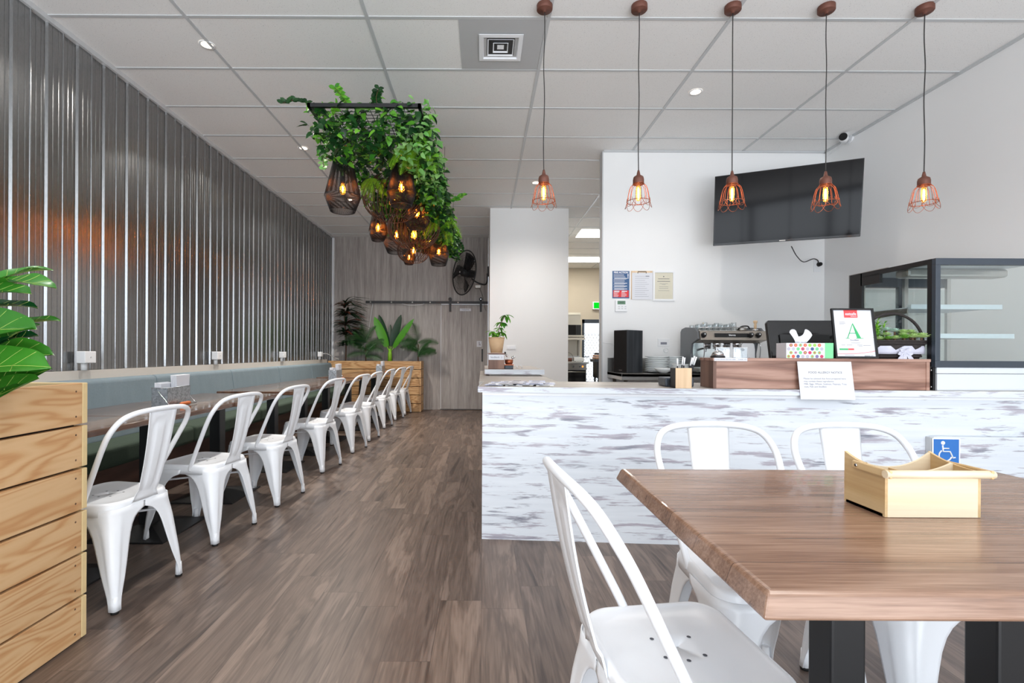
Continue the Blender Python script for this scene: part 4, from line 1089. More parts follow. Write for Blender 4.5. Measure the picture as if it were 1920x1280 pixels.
# coffee machine
t = thing('coffee_machine', 'two-group steel espresso machine on the rear bench', 'coffee machine', (2.45, 5.05, BZ))
mx0, mx1, my0, my1 = 2.115, 2.79, 4.845, 5.27
sp = [(my0 + .06, BZ + .03), (my0 + .16, BZ + .04), (my0 + .17, BZ + .20), (my0 + .14, BZ + .30), (my0 + .0, BZ + .345), (my0 + .02, BZ + .42), (my0 + .08, BZ + .46), (my0 + .30, BZ + .475), (my1 - .03, BZ + .46), (my1, BZ + .43), (my1, BZ + .03)]
m = Matrix(((0, 0, 1, 0), (1, 0, 0, 0), (0, 1, 0, 0), (0, 0, 0, 1)))
MB().prism(sp, mx0, mx0 + .022, m).build('side_panel', 'grey_panel', t, bevel=.004)
MB().prism(sp, mx1 - .022, mx1, m).build('side_panel', 'grey_panel', t, bevel=.004)
fp = [(my0 - .025, BZ + .335), (my0 + .0, BZ + .425), (my0 + .04, BZ + .430), (my1 - .01, BZ + .430), (my1 - .01, BZ + .31), (my0 + .10, BZ + .31)]
MB().prism(fp, mx0 + .022, mx1 + .02 - .022, m).build('head_housing', 'machine', t, bevel=.003)
MB().box(mx0 + .022, mx1 - .022, my0 + .16, my1 - .02, BZ + .05, BZ + .315).build('back_plate', 'chrome', t)
MB().box(mx0 + .02, mx1 - .02, my0 - .01, my1 - .01, BZ + .02, BZ + .06).build('drip_tray', 'steel', t, bevel=.004)
for x in (mx0 + .05, mx1 - .05):
    for y in (my0 + .05, my1 - .05): MB().lathe([(.02, 0), (.016, .022)], (x, y, BZ), 12).build('foot', 'rubber', t)
tiltm = lambda x, z: Matrix.Translation((x, my0 - .012 - .004, z)) @ Matrix.Rotation(PI / 2 - .27, 4, 'X')
MB().box(-.165, .17, -.019, .019, 0, .004).xf(tiltm(2.44, BZ + .383)).build('display', 'black_gloss', t)
text_mb('bianca', .026, tiltm(2.445, BZ + .383) @ Matrix.Translation((0, 0, .0048)), .0002, bold=.0006).build('lettering', 'paper', t)
for x in (2.165, 2.625, 2.70):
    kb = MB().lathe([(.026, 0), (.026, .012), (.020, .02), (.018, .035)], seg=16).xf(tiltm(x, BZ + .383)).build('knob', 'black', t)
    MB().lathe([(.008, .035), (.007, .039)], seg=10).xf(tiltm(x, BZ + .383)).build('knob_cap', 'chrome', kb)
for x in (2.33, 2.53):
    MB().lathe([(.036, 0), (.038, .03), (.03, .045)], (x, my0 + .06, BZ + .272), 18).build('group_head', 'chrome', t)
    pf = MB().lathe([(.034, 0), (.034, .022)], (x, my0 + .06, BZ + .25), 18).build('portafilter', 'chrome', t)
    MB().tube([(x, my0 + .03, BZ + .26), (x - .02, my0 - .06, BZ + .25), (x - .025, my0 - .11, BZ + .24)], [.008, .011, .013], 10).build('handle', 'black', pf)
    MB().tube([(x - .012, my0 + .06, BZ + .25), (x - .014, my0 + .055, BZ + .22)], .006, 8).build('spout', 'chrome', pf)
for x in (2.17, 2.72): MB().tube(bez([(x, my0 + .02, BZ + .32), (x, my0 - .02, BZ + .29), (x + .006, my0 - .01, BZ + .20), (x + .004, my0 + .01, BZ + .11)]), .005, 8).build('steam_wand', 'chrome', t)
MB().tube([(mx0 + .03, my0 + .05, BZ + .432), (mx0 + .03, my0 + .04, BZ + .462), (mx1 - .2, my0 + .04, BZ + .462)], .004, 6).build('cup_rail', 'chrome', t)
rg = random.Random(8); k = 0
for j in range(3):
    for i in range(7):
        x = 2.165 + i * .058 + (j % 2) * .02; y = my0 + .085 + j * .085
        g = thing('glass_tumbler', 'clear glass tumbler standing upside down on the coffee machine', 'glass', (x, y, BZ + .431), 0, 'glasses on top of the coffee machine')
        hh = .062 + rg.random() * .022
        MB().lathe([(.026, 0), (.0235, hh - .006), (.021, hh)], (x, y, BZ + .4315), 16).build('glass', 'tumbler', g)
        MB().lathe([(.0262, 0), (.0262, .003)], (x, y, BZ + .4315), 16, cap=False).lathe([(.0215, hh - .004), (.020, hh)], (x, y, BZ + .4315), 16, cap=False).build('rim', 'china', g)
t = thing('tamper', 'coffee tamper with a turned wooden handle on the machine', 'tamper', (2.715, my0 + .06, BZ + .431))
MB().lathe([(.029, 0), (.029, .012), (.012, .02)], (2.715, my0 + .06, BZ + .4315), 20).build('base', 'chrome', t)
MB().lathe([(.010, .02), (.014, .045), (.011, .065), (.020, .085), (.021, .095), (.012, .102)], (2.715, my0 + .06, BZ + .4315), 18).build('handle', 'light_wood', t)
t = thing('milk_jug', 'low black and steel jug on top of the coffee machine', 'jug', (2.60, my0 + .1, BZ + .431))
MB().lathe([(.045, 0), (.05, .02), (.04, .035), (.0, .036)], (2.62, my0 + .14, BZ + .4315), 18).build('body', 'steel', t)
MB().tube(bez([(2.57, my0 + .12, BZ + .445), (2.60, my0 + .10, BZ + .475), (2.66, my0 + .10, BZ + .478), (2.69, my0 + .12, BZ + .455)]), .007, 8).build('handle', 'black', t)

# ------------------------------------------------------------------ things on the rear white wall
def wallrect(px0, py0, px1, py1, Y=YW):
    a = P(px0, py1, Y); b = P(px1, py0, Y); return a.x, b.x, a.z, b.z
x0, x1, z0, z1 = wallrect(1148, 508, 1180, 559)
t = thing('fire_notice', 'blue and red fire action notice on the white wall', 'sign', ((x0 + x1) / 2, YW, z0))
MB().box(x0, x1, YW - .005, YW - .0005, z0, z1).build('board', 'poster_blue', t)
H = z1 - z0; Wd = x1 - x0
MB().box(x0 + .008, x1 - .008, YW - .0062, YW - .005, z0 + .012, z0 + H * .29).build('red_panel', 'poster_red', t)
text_mb('FIRE ACTION', .0265, facing(((x0 + x1) / 2, YW - .006, z1 - H * .06)), .0004, bold=.0012).build('heading', 'paper', t)
text_mb('!', .07, facing((x1 - .016, YW - .006, z1 - H * .20)), .0004, bold=.002).build('heading', 'paper', t)
g = MB(); rw = random.Random(6)
for k in range(17):
    z = z1 - H * (.12 + k * .035)
    if k in (4, 9, 12, 15): g.box(x0 + .02, x1 - .025, YW - .006, YW - .005, z - .008, z)
    else: g.box(x0 + .013, x1 - .035 - rw.random() * .03, YW - .006, YW - .005, z - .004, z - .001)
for c in (x0 + .014, (x0 + x1) / 2 + .004):
    g.box(c + .005, c + .062, YW - .0068, YW - .0062, z0 + H * .235, z0 + H * .275)
    for k in range(6): g.box(c, c + .035 + rw.random() * .03, YW - .0068, YW - .0062, z0 + .016 + k * .0095, z0 + .0195 + k * .0095)
g.build('lettering', 'paper', t)
x0, x1, z0, z1 = wallrect(1183, 508, 1223, 561)
t = thing('clipboard', 'clipboard with white paper hanging on the white wall', 'clipboard', ((x0 + x1) / 2, YW, z0))
MB().box(x0, x1, YW - .006, YW - .001, z0, z1).build('board', 'light_wood', t)
MB().box(x0 + .008, x1 + .002, YW - .009, YW - .0062, z0 - .002, z1 - .02).build('sheet', 'paper', t)
g = MB()
for k in range(11): g.box(x0 + .04, x1 - .04 - (k % 3) * .02, YW - .0096, YW - .009, z0 + .03 + k * .022, z0 + .032 + k * .022)
g.box(x1 - .075, x1 - .035, YW - .0096, YW - .009, z1 - .062, z1 - .054); g.build('lettering', 'ink_light', t)
MB().tube([((x0 + x1) / 2 - .045, YW - .012, z1 - .028), ((x0 + x1) / 2 - .045, YW - .014, z1 - .008), ((x0 + x1) / 2 + .045, YW - .014, z1 - .008), ((x0 + x1) / 2 + .045, YW - .012, z1 - .028)], .0035, 6).build('clip', 'ink_black', t)
x0, x1, z0, z1 = wallrect(1223.5, 508, 1264.5, 564)
t = thing('picture_frame', 'white framed cream certificate on the white wall', 'frame', ((x0 + x1) / 2, YW, z0))
b = .02
MB().box(x0, x1, YW - .014, YW - .001, z0, z0 + b).box(x0, x1, YW - .014, YW - .001, z1 - b, z1).box(x0, x0 + b, YW - .014, YW - .001, z0 + b, z1 - b).box(x1 - b, x1, YW - .014, YW - .001, z0 + b, z1 - b).build('frame', 'plastic', t, bevel=.001)
MB().box(x0 + b, x1 - b, YW - .006, YW - .002, z0 + b, z1 - b).build('certificate', 'cream_paper', t)
g = MB().lathe([(.006, 0), (.005, .001)], ((x0 + x1) / 2, YW - .006, z1 - .062), 10, Matrix.Rotation(PI / 2, 4, 'X'))
for z, hw in ((.085, .062), (.112, .07), (.138, .045), (.15, .02), (.172, .05), (.19, .05), (.215, .06)): g.box((x0 + x1) / 2 - hw, (x0 + x1) / 2 + hw, YW - .0066, YW - .006, z1 - z - (.0045 if z in (.085, .112) else .002), z1 - z)
g.build('lettering', 'ink', t)
x0, x1, z0, z1 = wallrect(1153, 563, 1175.5, 584)
t = thing('thermostat', 'white air conditioning control with a green display on the wall', 'thermostat', ((x0 + x1) / 2, YW, z0))
MB().box(x0, x1, YW - .018, YW - .001, z0, z1).build('case', 'plastic', t, bevel=.003)
MB().box(x0 + .022, x1 - .022, YW - .0195, YW - .018, z1 - .045, z1 - .007).build('display', 'lcd', t)
text_mb('24.0', .026, facing(((x0 + x1) / 2, YW - .0198, z1 - .026)), .0002).build('digits', 'ink_black', t)
for k in range(6): c = x0 + .03 + (k % 3) * .035; zz = z1 - .066 - (k // 3) * .022; MB().box(c, c + .018, YW - .0195, YW - .018, zz - .008, zz).build('button', 'tbar', t)
x0, x1, z0, z1 = wallrect(1233, 635, 1255, 649)
t = thing('power_point', 'white double power point above the stacked plates', 'socket', ((x0 + x1) / 2, YW, z0))
MB().box(x0, x1, YW - .008, YW - .001, z0, z1).build('plate', 'plastic', t, bevel=.002)
for k in (0, 1): MB().box(x0 + .02 + k * .05, x0 + .028 + k * .05, YW - .010, YW - .008, z1 - .022, z1 - .008).build('switch', 'white_metal', t)
MB().box(x0 + .03, x1 - .03, YW - .0088, YW - .008, z0 + .02, z0 + .045).build('slots', 'ink_light', t)
t = thing('cup_hook', 'small white round hook on the wall under the power point', 'hook', (1.98, YW, 1.09))
c = P(1248, 656, YW); MB().tube([(c.x + .024 * math.cos(a), YW - .009, c.z + .024 * math.sin(a)) for a in [2 * PI * i / 20 for i in range(20)]], .004, 6, closed=True).build('ring', 'plastic', t)
MB().box(c.x - .012, c.x + .012, YW - .012, YW - .001, c.z + .02, c.z + .035).build('mount', 'plastic', t)
# TV
t = thing('television', 'large black television mounted across the room corner', 'television', (2.85, 4.6, 2.1))
TL, TR, BL, BR = P(1341, 331, 4.90), P(1619.5, 295.5, 4.335), P(1336.5, 460.5, 4.96), P(1615, 443, 4.39)
ce = (TL + TR + BL + BR) / 4; ex = ((TR - TL) + (BR - BL)).normalized(); ez = ((TL - BL) + (TR - BR)); ez = (ez - ex * ez.dot(ex)).normalized(); ey = ez.cross(ex)
tw = ((TR - TL).length + (BR - BL).length) / 4; th = ((TL - BL).length + (TR - BR).length) / 4
tm = Matrix((( ex.x, ey.x, ez.x, ce.x), (ex.y, ey.y, ez.y, ce.y), (ex.z, ey.z, ez.z, ce.z), (0, 0, 0, 1)))
MB().box(-tw, tw, .0, .035, -th, th).xf(tm).build('housing', 'black_gloss', t, bevel=.003)
MB().box(-tw + .008, tw - .008, -.002, .001, -th + .018, th - .008).xf(tm).build('screen', 'screen', t)
MB().box(-.025, .025, -.003, .0, -th + .004, -th + .012).xf(tm).build('badge', 'steel_dark', t)
MB().box(-.28, .28, .035, .07, -th + .03, th - .25).xf(tm).build('rear_cover', 'black', t, bevel=.01)
bk = tm @ Vector((0, .07, 0)); MB().cyl(bk, (3.45, 5.10, 2.5), .03, seg=8).cyl((3.45, 5.10, 2.5), (3.45, YW - .002, 2.5), .03, seg=8).build('wall_bracket', 'black', t)
a = tm @ Vector((.02, .02, -th)); b = P(1484, 462, 4.62); e = P(1533, 496, 5.36)
tag(MB().tube(bez([b, P(1494, 480, 4.9), P(1507, 491, 5.2), P(1525, 485, 5.34), P(1534, 489, 5.36), e]), .005, 6).build('television_cable', 'cable'), 'dark cable dangling from the television to the corner plug', 'cable')
x0, x1, z0, z1 = wallrect(1525, 488, 1538, 510)
t = thing('power_point', 'white corner power point with a black plug below the television', 'socket', ((x0 + x1) / 2, YW, z0))
MB().box(x0, x1, YW - .008, YW - .001, z0, z1).build('plate', 'plastic', t, bevel=.002)
MB().lathe([(.024, 0), (.02, .035), (.01, .045)], (P(1534, 496, YW).x, YW - .008, P(1534, 496, YW).z), 14, Matrix.Rotation(PI / 2, 4, 'X')).build('plug', 'rubber', t)
# security camera
c = P(1588, 262, 5.02)
t = thing('security_camera', 'small white security camera high on the right wall', 'camera', (XR, 5.0, 3.28))
MB().lathe([(.045, 0), (.045, .02)], (XR - .0205, 5.0, c.z + .005), 18, Matrix.Rotation(PI / 2, 4, 'Y')).build('base', 'plastic', t)
MB().cyl((XR - .02, 5.0, c.z + .005), (XR - .06, 4.99, c.z), .012).build('arm', 'plastic', t)
MB().cyl((XR - .04, 5.03, c.z), (XR - .13, 4.93, c.z - .01), .038, seg=20).build('body', 'plastic', t)
MB().cyl((XR - .129, 4.931, c.z - .01), (XR - .139, 4.920, c.z - .011), .036, seg=20).build('lens_face', 'black_gloss', t)
tag(MB().tube(bez([(XR - .06, 5.04, c.z - .02), (XR - .03, 5.15, c.z - .035), (XR - .02, 5.34, c.z - .045)]), .004, 6).build('camera_cable', 'plastic'), 'white cable trailing along the wall from the security camera', 'cable')

# ------------------------------------------------------------------ display fridge
t = thing('display_fridge', 'black-framed glass food display cabinet at the right wall', 'display cabinet', (2.87, 3.1, ZT))
X0, X1, Y0, Y1, ZL, ZH = 2.558, 3.19, 2.795, 3.435, 1.040, 1.655
MB().box(X0, X1, Y0, Y1, ZT + .001, ZL - .002).build('cabinet_base', 'black', t)
MB().box(X0 + .012, X1, Y0 - .012, Y0 - .001, ZT + .001, 1.000).box(X0 + .012, X1, Y0 - .010, Y0 - .001, 1.003, ZL - .003).build('front_panel', 'case_white', t)
fw = .028
fr = MB().box(X0, X1, Y0 - .014, Y0 + .012, ZH - .038, ZH).box(X0, X1, Y0 - .014, Y0 + .012, ZL - .004, ZL + .034).box(X0, X0 + fw, Y0 - .014, Y0 + .012, ZL + .034, ZH - .038)
fr.build('door_frame', 'frame_grey', t, bevel=.002)
MB().box(X0 + fw, X1, Y0 - .004, Y0 + .002, ZL + .034, ZH - .038).build('front_glass', 'case_glass', t)
# left end: black surround with glass
MB().box(X0, X0 + .018, Y0 + .012, Y0 + .04, ZL, ZH).box(X0, X0 + .018, Y1 - .11, Y1, ZL, ZH).box(X0, X0 + .018, Y0 + .04, Y1 - .10, ZH - .028, ZH).box(X0, X0 + .018, Y1 - .26, Y1 - .10, ZH - .085, ZH - .025).box(X0, X0 + .018, Y0 + .04, Y1 - .10, ZL, ZL + .01).build('end_surround', 'black', t)
MB().box(X0 + .006, X0 + .012, Y0 + .04, Y1 - .11, ZL + .01, ZH - .028).build('end_glass', 'case_glass', t)
MB().box(X0 + .02, X1, Y0 + .012, Y1, ZH - .022, ZH).build('top_board', 'case_white', t)
MB().box(X0 - .002, X0, Y1 - .33, Y1 + .004, ZH, ZH + .004).box(X0 - .003, X0, Y1, Y1 + .004, ZL, ZH).build('edge_trim', 'steel', t)
MB().box(X0 + .02, X1, Y0 + .19, Y0 + .29, ZH - .075, ZH - .024).build('light_housing', 'steel', t, bevel=.015)
MB().box(X0 + .02, X1, Y0 + .02, Y1, ZL - .001, ZL + .012).build('deck', 'steel', t)
for k, (z, ya) in enumerate(((1.390, Y0 + .20), (1.212, Y0 + .15))):
    s_ = MB().box(X0 + .03, X1 - .05 + k * .02, ya, Y1 - .09, z, z + .006).box(X0 + .03, X1 - .05 + k * .02, ya - .02, ya + .012, z - .006, z + .022).build('shelf', 'case_white', t, bevel=.001)
    m = Matrix(((0, 0, 1, 0), (1, 0, 0, 0), (0, 1, 0, 0), (0, 0, 0, 1)))
    MB().prism([(ya, z - .002), (Y1 - .1, z - .002), (Y1 - .1, z - .055), (ya, z - .030)], X0 + .022, X0 + .030, m).build('bracket', 'steel_dark', s_)
for x in (X0 + .02, 2.87, X1 - .03): MB().box(x, x + .025, Y1 - .085, Y1 - .065, ZL + .013, ZH - .03).build('shelf_upright', 'steel', t)
MB().box(X0 + .045, 2.88, Y1 - .05, Y1 - .045, ZL + .02, ZH - .1).build('rear_door', 'case_glass', t)
MB().box(2.86, X1, Y1 - .035, Y1 - .03, ZL + .02, ZH - .1).build('rear_door', 'case_glass', t)
MB().box(X0 + .02, X1, Y1 - .06, Y1, ZH - .085, ZH - .02).box(X0 + .02, X0 + .04, Y1 - .05, Y1 - .02, ZL + .012, ZH - .08).box(2.858, 2.878, Y1 - .055, Y1 - .025, ZL + .012, ZH - .08).build('rear_frame', 'frame_grey', t)
for z in (1.02, .925, .97): MB().lathe([(.007, 0), (.005, .005)], (X0, Y0 + .012 + (z == .97) * .012, z), 10, Matrix.Rotation(-PI / 2, 4, 'Y')).build('screw', 'chrome', t)
MB().lathe([(.010, 0), (.010, .012)], (X0, Y0 + .03, ZL - .006), 12, Matrix.Rotation(-PI / 2, 4, 'Y')).build('hinge_pin', 'chrome', t)
# ------------------------------------------------------------------ kitchen glimpsed through the passage
t = thing('oven', 'stainless steel oven range seen through the passage', 'oven', (2.0, 11.3, 0))
ox0, ox1, oy = 1.62, 2.32, 11.0
MB().box(ox0, ox1, oy, oy + .75, .08, .86).build('body', 'steel_dark', t)
MB().box(ox0 - .02, ox1 + .05, oy - .03, oy + .77, .86, .905).build('hob_top', 'steel', t, bevel=.004)
MB().box(ox0, ox1, oy - .012, oy, .74, .855).build('control_panel', 'steel_dark', t)
for k in range(4):
    kk = MB().lathe([(.024, 0), (.02, .02)], (1.72 + k * .15, oy - .012, .80), 14, Matrix.Rotation(PI / 2, 4, 'X')).build('knob', 'chrome', t)
MB().box(2.22, 2.25, oy - .016, oy - .0125, .785, .815).build('indicator', 'orange_led', t)
MB().box(ox0 + .02, ox1 - .02, oy - .02, oy, .18, .72).build('oven_door', 'black_gloss', t)
MB().cyl((ox0 + .05, oy - .045, .68), (ox1 - .03, oy - .045, .68), .012).build('door_handle', 'steel', t)
MB().box(ox0, ox1, oy + .72, oy + .75, .905, 1.03).build('upstand', 'steel', t)
t = thing('toaster', 'small white appliance on the oven top', 'toaster', (2.17, 11.2, .905))
MB().box(2.06, 2.29, 11.1, 11.26, .92, 1.0).build('body', 'plastic', t, bevel=.01); MB().box(2.08, 2.10, 11.12, 11.14, .906, .92).box(2.25, 2.27, 11.12, 11.14, .906, .92).build('feet', 'black', t)
t = thing('stove_pan', 'dark pan with a wire handle standing on the oven top', 'pan', (1.95, 11.2, .905))
MB().lathe([(.09, 0), (.10, .08), (.095, .08)], (1.94, 11.2, .906), 20).build('pan', 'rust', t); MB().tube([(1.94 + .12 * math.cos(a), 11.2, .98 + .13 * math.sin(a)) for a in [PI * i / 12 for i in range(13)]], .004, 5).build('wire_handle', 'cable', t)
t = thing('wall_shelf', 'steel kitchen shelf under the microwave', 'shelf', (2.0, 11.5, 1.44))
MB().box(1.45, 2.34, 11.35, 11.8, 1.475, 1.51).build('shelf_top', 'offwhite', t); MB().box(1.45, 2.36, 11.33, 11.8, 1.41, 1.455).build('shelf_lower', 'offwhite', t); MB().cyl((2.28, 11.78, .95), (2.28, 11.78, 1.47), .012).cyl((2.24, 11.5, 1.45), (2.24, 11.5, 1.48), .01).build('upright', 'steel', t)
MB().cyl((1.5, 11.78, 0), (1.5, 11.78, 1.47), .012).build('upright', 'steel', t)
MB().box(1.42, 2.34, 11.8, 11.83, 0, 2.07).build('splash_panel', 'offwhite', t)
t = thing('microwave', 'black-fronted microwave on the kitchen shelf', 'microwave', (2.0, 11.55, 1.51))
MB().box(1.72, 2.285, 11.42, 11.78, 1.512, 1.76).build('case', 'steel_dark', t, bevel=.005)
MB().box(1.73, 2.16, 11.41, 11.42, 1.52, 1.75).build('door', 'black_gloss', t); MB().box(2.165, 2.28, 11.41, 11.42, 1.52, 1.75).build('control_panel', 'black', t)
t = thing('storage_box', 'cream storage carton on top of the microwave', 'box', (2.0, 11.6, 1.76))
MB().box(1.72, 2.27, 11.45, 11.78, 1.7615, 1.98).build('carton', 'offwhite', t); MB().box(1.71, 2.28, 11.44, 11.79, 1.98, 2.0).build('lid', 'offwhite', t)
a = P(1112, 578, 12.85)
t = thing('exit_sign', 'lit green running-man exit sign above the kitchen door', 'sign', (3.05, 12.85, a.z))
MB().box(2.86, 3.34, 12.82, 12.89, 2.24, 2.44).build('case', 'plastic', t, bevel=.004)
MB().box(2.87, 3.33, 12.816, 12.82, 2.25, 2.43).build('lit_face', 'exit_white', t)
MB().box(2.885, 3.03, 12.812, 12.816, 2.262, 2.418).build('green_panel', 'exit_green', t)
m = facing((3.12, 12.814, 2.34))
g = MB().lathe([(.016, 0), (.016, .002)], (.012, .055, 0), 12).tube([(0, .035, 0), (-.012, -.01, 0)], .012, 6).tube([(-.012, -.01, 0), (.02, -.03, 0), (.02, -.065, 0)], .008, 6).tube([(-.012, -.01, 0), (-.025, -.04, 0), (-.06, -.045, 0)], .008, 6).tube([(0, .03, 0), (.035, .01, 0), (.05, .03, 0)], .006, 6).tube([(0, .03, 0), (-.035, .02, 0), (-.04, -.01, 0)], .006, 6)
g.xf(m).build('running_man', 'exit_green', t)
t = thing('wall_fan', 'x', 'x'); bpy.data.objects.remove(t)
t = thing('kitchen_trolley', 'dark kitchen trolley with folded cloths by the back door', 'trolley', (2.35, 9.6, 0))
tx0 = P(1119, 0, 9.5).x
MB().box(tx0, tx0 + .42, 9.5, 9.95, .93, .985).build('tray', 'frame_grey', t, bevel=.004)
MB().box(tx0 + .05, tx0 + .38, 9.55, 9.9, .62, .93).build('drawer_unit', 'black', t); MB().box(tx0 - .07, tx0 + .42, 9.5, 9.95, .50, .535).build('lower_tray', 'black', t)
for x in (tx0 + .07, tx0 + .36): MB().box(x, x + .03, 9.55, 9.58, 0, .62).box(x, x + .03, 9.86, 9.89, 0, .62).build('leg', 'black', t)
for k, w_ in enumerate((.02, .03, .06)):
    tt = thing('folded_cloth', 'tan cloth folded on the kitchen trolley', 'cloth', (tx0 + .2, 9.7, .99 + k * .04), 0, 'cloths on the kitchen trolley')
    MB().box(tx0 + w_, tx0 + .38, 9.55, 9.85, .987 + k * .042, 1.025 + k * .042).build('cloth', 'tan' if k < 2 else 'ink_black', tt, bevel=.01)

# ------------------------------------------------------------------ wall fan
fc = Vector((P(870, 511, 8.75)))
t = thing('wall_fan', 'large black cage fan on a bracket in the rear right corner', 'fan', tuple(fc))
fm = Matrix.Translation(fc) @ Matrix.Rotation(math.radians(-56), 4, 'Z') @ Matrix.Rotation(math.radians(-9), 4, 'Y') @ Matrix.Rotation(PI / 2 - .06, 4, 'X')
R = .395
MB().tube([(R * math.cos(a), R * math.sin(a), 0) for a in [2 * PI * i / 48 for i in range(48)]], .011, 6, closed=True).xf(fm).build('rim', 'black', t)
g = MB()
for sgn, dp in ((1, .085), (-1, .07)):
    for k in range(64):
        a = 2 * PI * k / 64
        g.tube([(r * math.cos(a), r * math.sin(a), sgn * dp * (1 - (r / R) ** 3)) for r in (.08, .18, .27, .34, R)], .0018, 3)
    for r in (.08, .2, .3): g.tube([(r * math.cos(a), r * math.sin(a), sgn * dp * (1 - (r / R) ** 3)) for a in [2 * PI * i / 36 for i in range(36)]], .0022, 3, closed=True)
g.xf(fm).build('cage', 'black', t)
for k in range(3):
    rows = []
    for i in range(8):
        u = i / 7; r = .06 + u * .30; a0 = k * 2.094 + .5 + u * .25
        rows.append([(r * math.cos(a0 + v * (.55 - .15 * u)), r * math.sin(a0 + v * (.55 - .15 * u)), v * .035) for v in (-1, -.33, .33, 1)])
    MB().grid(rows).xf(fm).build('blade', 'black_gloss', t, solid=.002)
MB().lathe([(.05, .06), (.07, .03), (.07, -.05), (.075, -.08), (.07, -.20), (.045, -.23)], seg=20).xf(fm).build('motor', 'black', t)
MB().lathe([(.018, .088), (.012, .094)], seg=14).xf(fm).build('badge', 'chrome', t)
tail = fm @ Vector((0, -.09, -.16))
arm = bez([tail, (tail.x + .10, 8.80, tail.z - .07), (.03, 8.82, fc.z - .20), (.075, 8.83, fc.z - .14), (.080, 8.83, fc.z + .0)])
MB().tube(arm, .014, 8).build('bracket_arm', 'black', t)
MB().box(.078, .104, 8.78, 8.88, fc.z - .05, fc.z + .12).build('wall_plate', 'black', t)
MB().box(-.14, -.04, 8.76, 8.84, fc.z - .27, fc.z - .215).build('switch_box', 'steel_dark', t, bevel=.004)
tag(MB().tube(bez([(-.06, 8.8, fc.z - .27), (.0, 8.9, fc.z - .42), (.04, 9.1, fc.z - .6), (.06, 9.35, fc.z - .62)]), .004, 5).build('fan_cable', 'cable'), 'thin dark cable hanging from the wall fan bracket', 'cable')

# ------------------------------------------------------------------ copper cage pendants over the counter
def make_pendant():
    t = thing('cage_pendant', 'x', 'pendant light', (0, 0, 0), 0, 'copper cage pendants over the counter')
    MB().lathe([(.049, -.0005), (.050, -.006), (.050, -.032), (.046, -.037), (.012, -.038), (.010, -.05)], seg=28).build('canopy', 'rust', t)
    z = -1.08
    pts = bez([(0, 0, -.045), (.002, .001, -.2), (-.004, 0, -.38), (.002, 0, -.6), (-.003, 0, -.85), (0, 0, z + .02)])
    MB().tube(pts, .0032, 6).build('cable', 'cable', t)
    MB().lathe([(.006, .03), (.010, .012), (.012, .0), (.030, -.012), (.034, -.028), (.034, -.055), (.028, -.062)], (0, 0, z), 22).build('socket_cap', 'rust', t)
    zc = z - .058; g = MB(); n = 12
    for k in range(n):
        a = 2 * PI * k / n
        g.tube(bez([(r * math.cos(a), r * math.sin(a), zc + q) for r, q in ((.030, .0), (.050, -.018), (.062, -.06), (.071, -.115))], 3), .0015, 5)
    g.tube([(.071 * math.cos(a), .071 * math.sin(a), zc - .110) for a in [2 * PI * i / 32 for i in range(32)]], .0022, 5, closed=True)
    g.tube([(.034 * math.cos(a), .034 * math.sin(a), zc + .002) for a in [2 * PI * i / 24 for i in range(24)]], .0025, 5, closed=True)
    for k in range(8):
        a0 = 2 * PI * k / 8
        g.tube([((.071 + .010 * math.sin(u * PI)) * math.cos(a0 + (u - .5) * 1.15), (.071 + .010 * math.sin(u * PI)) * math.sin(a0 + (u - .5) * 1.15), zc - .094 - .058 * math.sin(u * PI) ** .8) for u in [i / 12 for i in range(13)]], .0014, 5)
    g.build('wire_cage', 'copper', t)
    b = MB().lathe([(.0, -.165), (.008, -.163), (.0135, -.155), (.0145, -.14), (.0145, -.085), (.012, -.068)], (0, 0, z), 16, cap=False).build('bulb', 'bulb_glass', t)
    MB().lathe([(.002, -.155), (.005, -.150), (.006, -.12), (.005, -.088), (.002, -.08)], (0, 0, z), 10).build('filament', 'bulb_hot_big', b)
    return t
pd = make_pendant()
nm = ['leftmost', 'second from left', 'middle', 'second from right', 'rightmost']
for i, px in enumerate((1018, 1195, 1370, 1546, 1730)):
    c = P(px, 8, 3.13); l = 'copper wire cage pendant over the counter, ' + nm[i] + ' of the five'
    xw = (.383, .985, 1.58, 2.175, 2.80)[i]
    if i == 0: pd.location = (xw, 3.13, CEIL); pd['label'] = l
    else: copy_tree(pd, (xw, 3.13, CEIL), (.5 * i), l)

# ------------------------------------------------------------------ hanging mesh frame with lanterns
FZ, FX0, FX1, FY0, FY1 = 2.70, -1.15, -.41, 3.2, 7.2
t = thing('plant_trellis', 'black steel mesh frame hung from the ceiling carrying the greenery', 'frame', ((FX0 + FX1) / 2, 5.3, FZ))
MB().box(FX0, FX1, FY0, FY0 + .02, FZ, FZ + .025).box(FX0, FX1, FY1 - .02, FY1, FZ, FZ + .025).box(FX0, FX0 + .02, FY0, FY1, FZ, FZ + .025).box(FX1 - .02, FX1, FY0, FY1, FZ, FZ + .025).build('rim', 'black', t)
g = MB()
for k in range(1, 12): x = FX0 + k * (FX1 - FX0) / 15; g.cyl((x, FY0, FZ + .012), (x, FY1, FZ + .012), .0025, seg=4)
for k in range(1, 85): y = FY0 + k * (FY1 - FY0) / 85; g.cyl((FX0, y, FZ + .014), (FX1, y, FZ + .014), .0025, seg=4)
g.build('wire_grid', 'black', t)
for x in (FX0 + .01, FX1 - .01):
    for y in (5.3, 6.85): MB().cyl((x, y, FZ + .02), (x, y, CEIL - .001), .0022, seg=5).build('suspension_wire', 'cable', t)
G3 = 'woven lanterns hanging under the greenery'
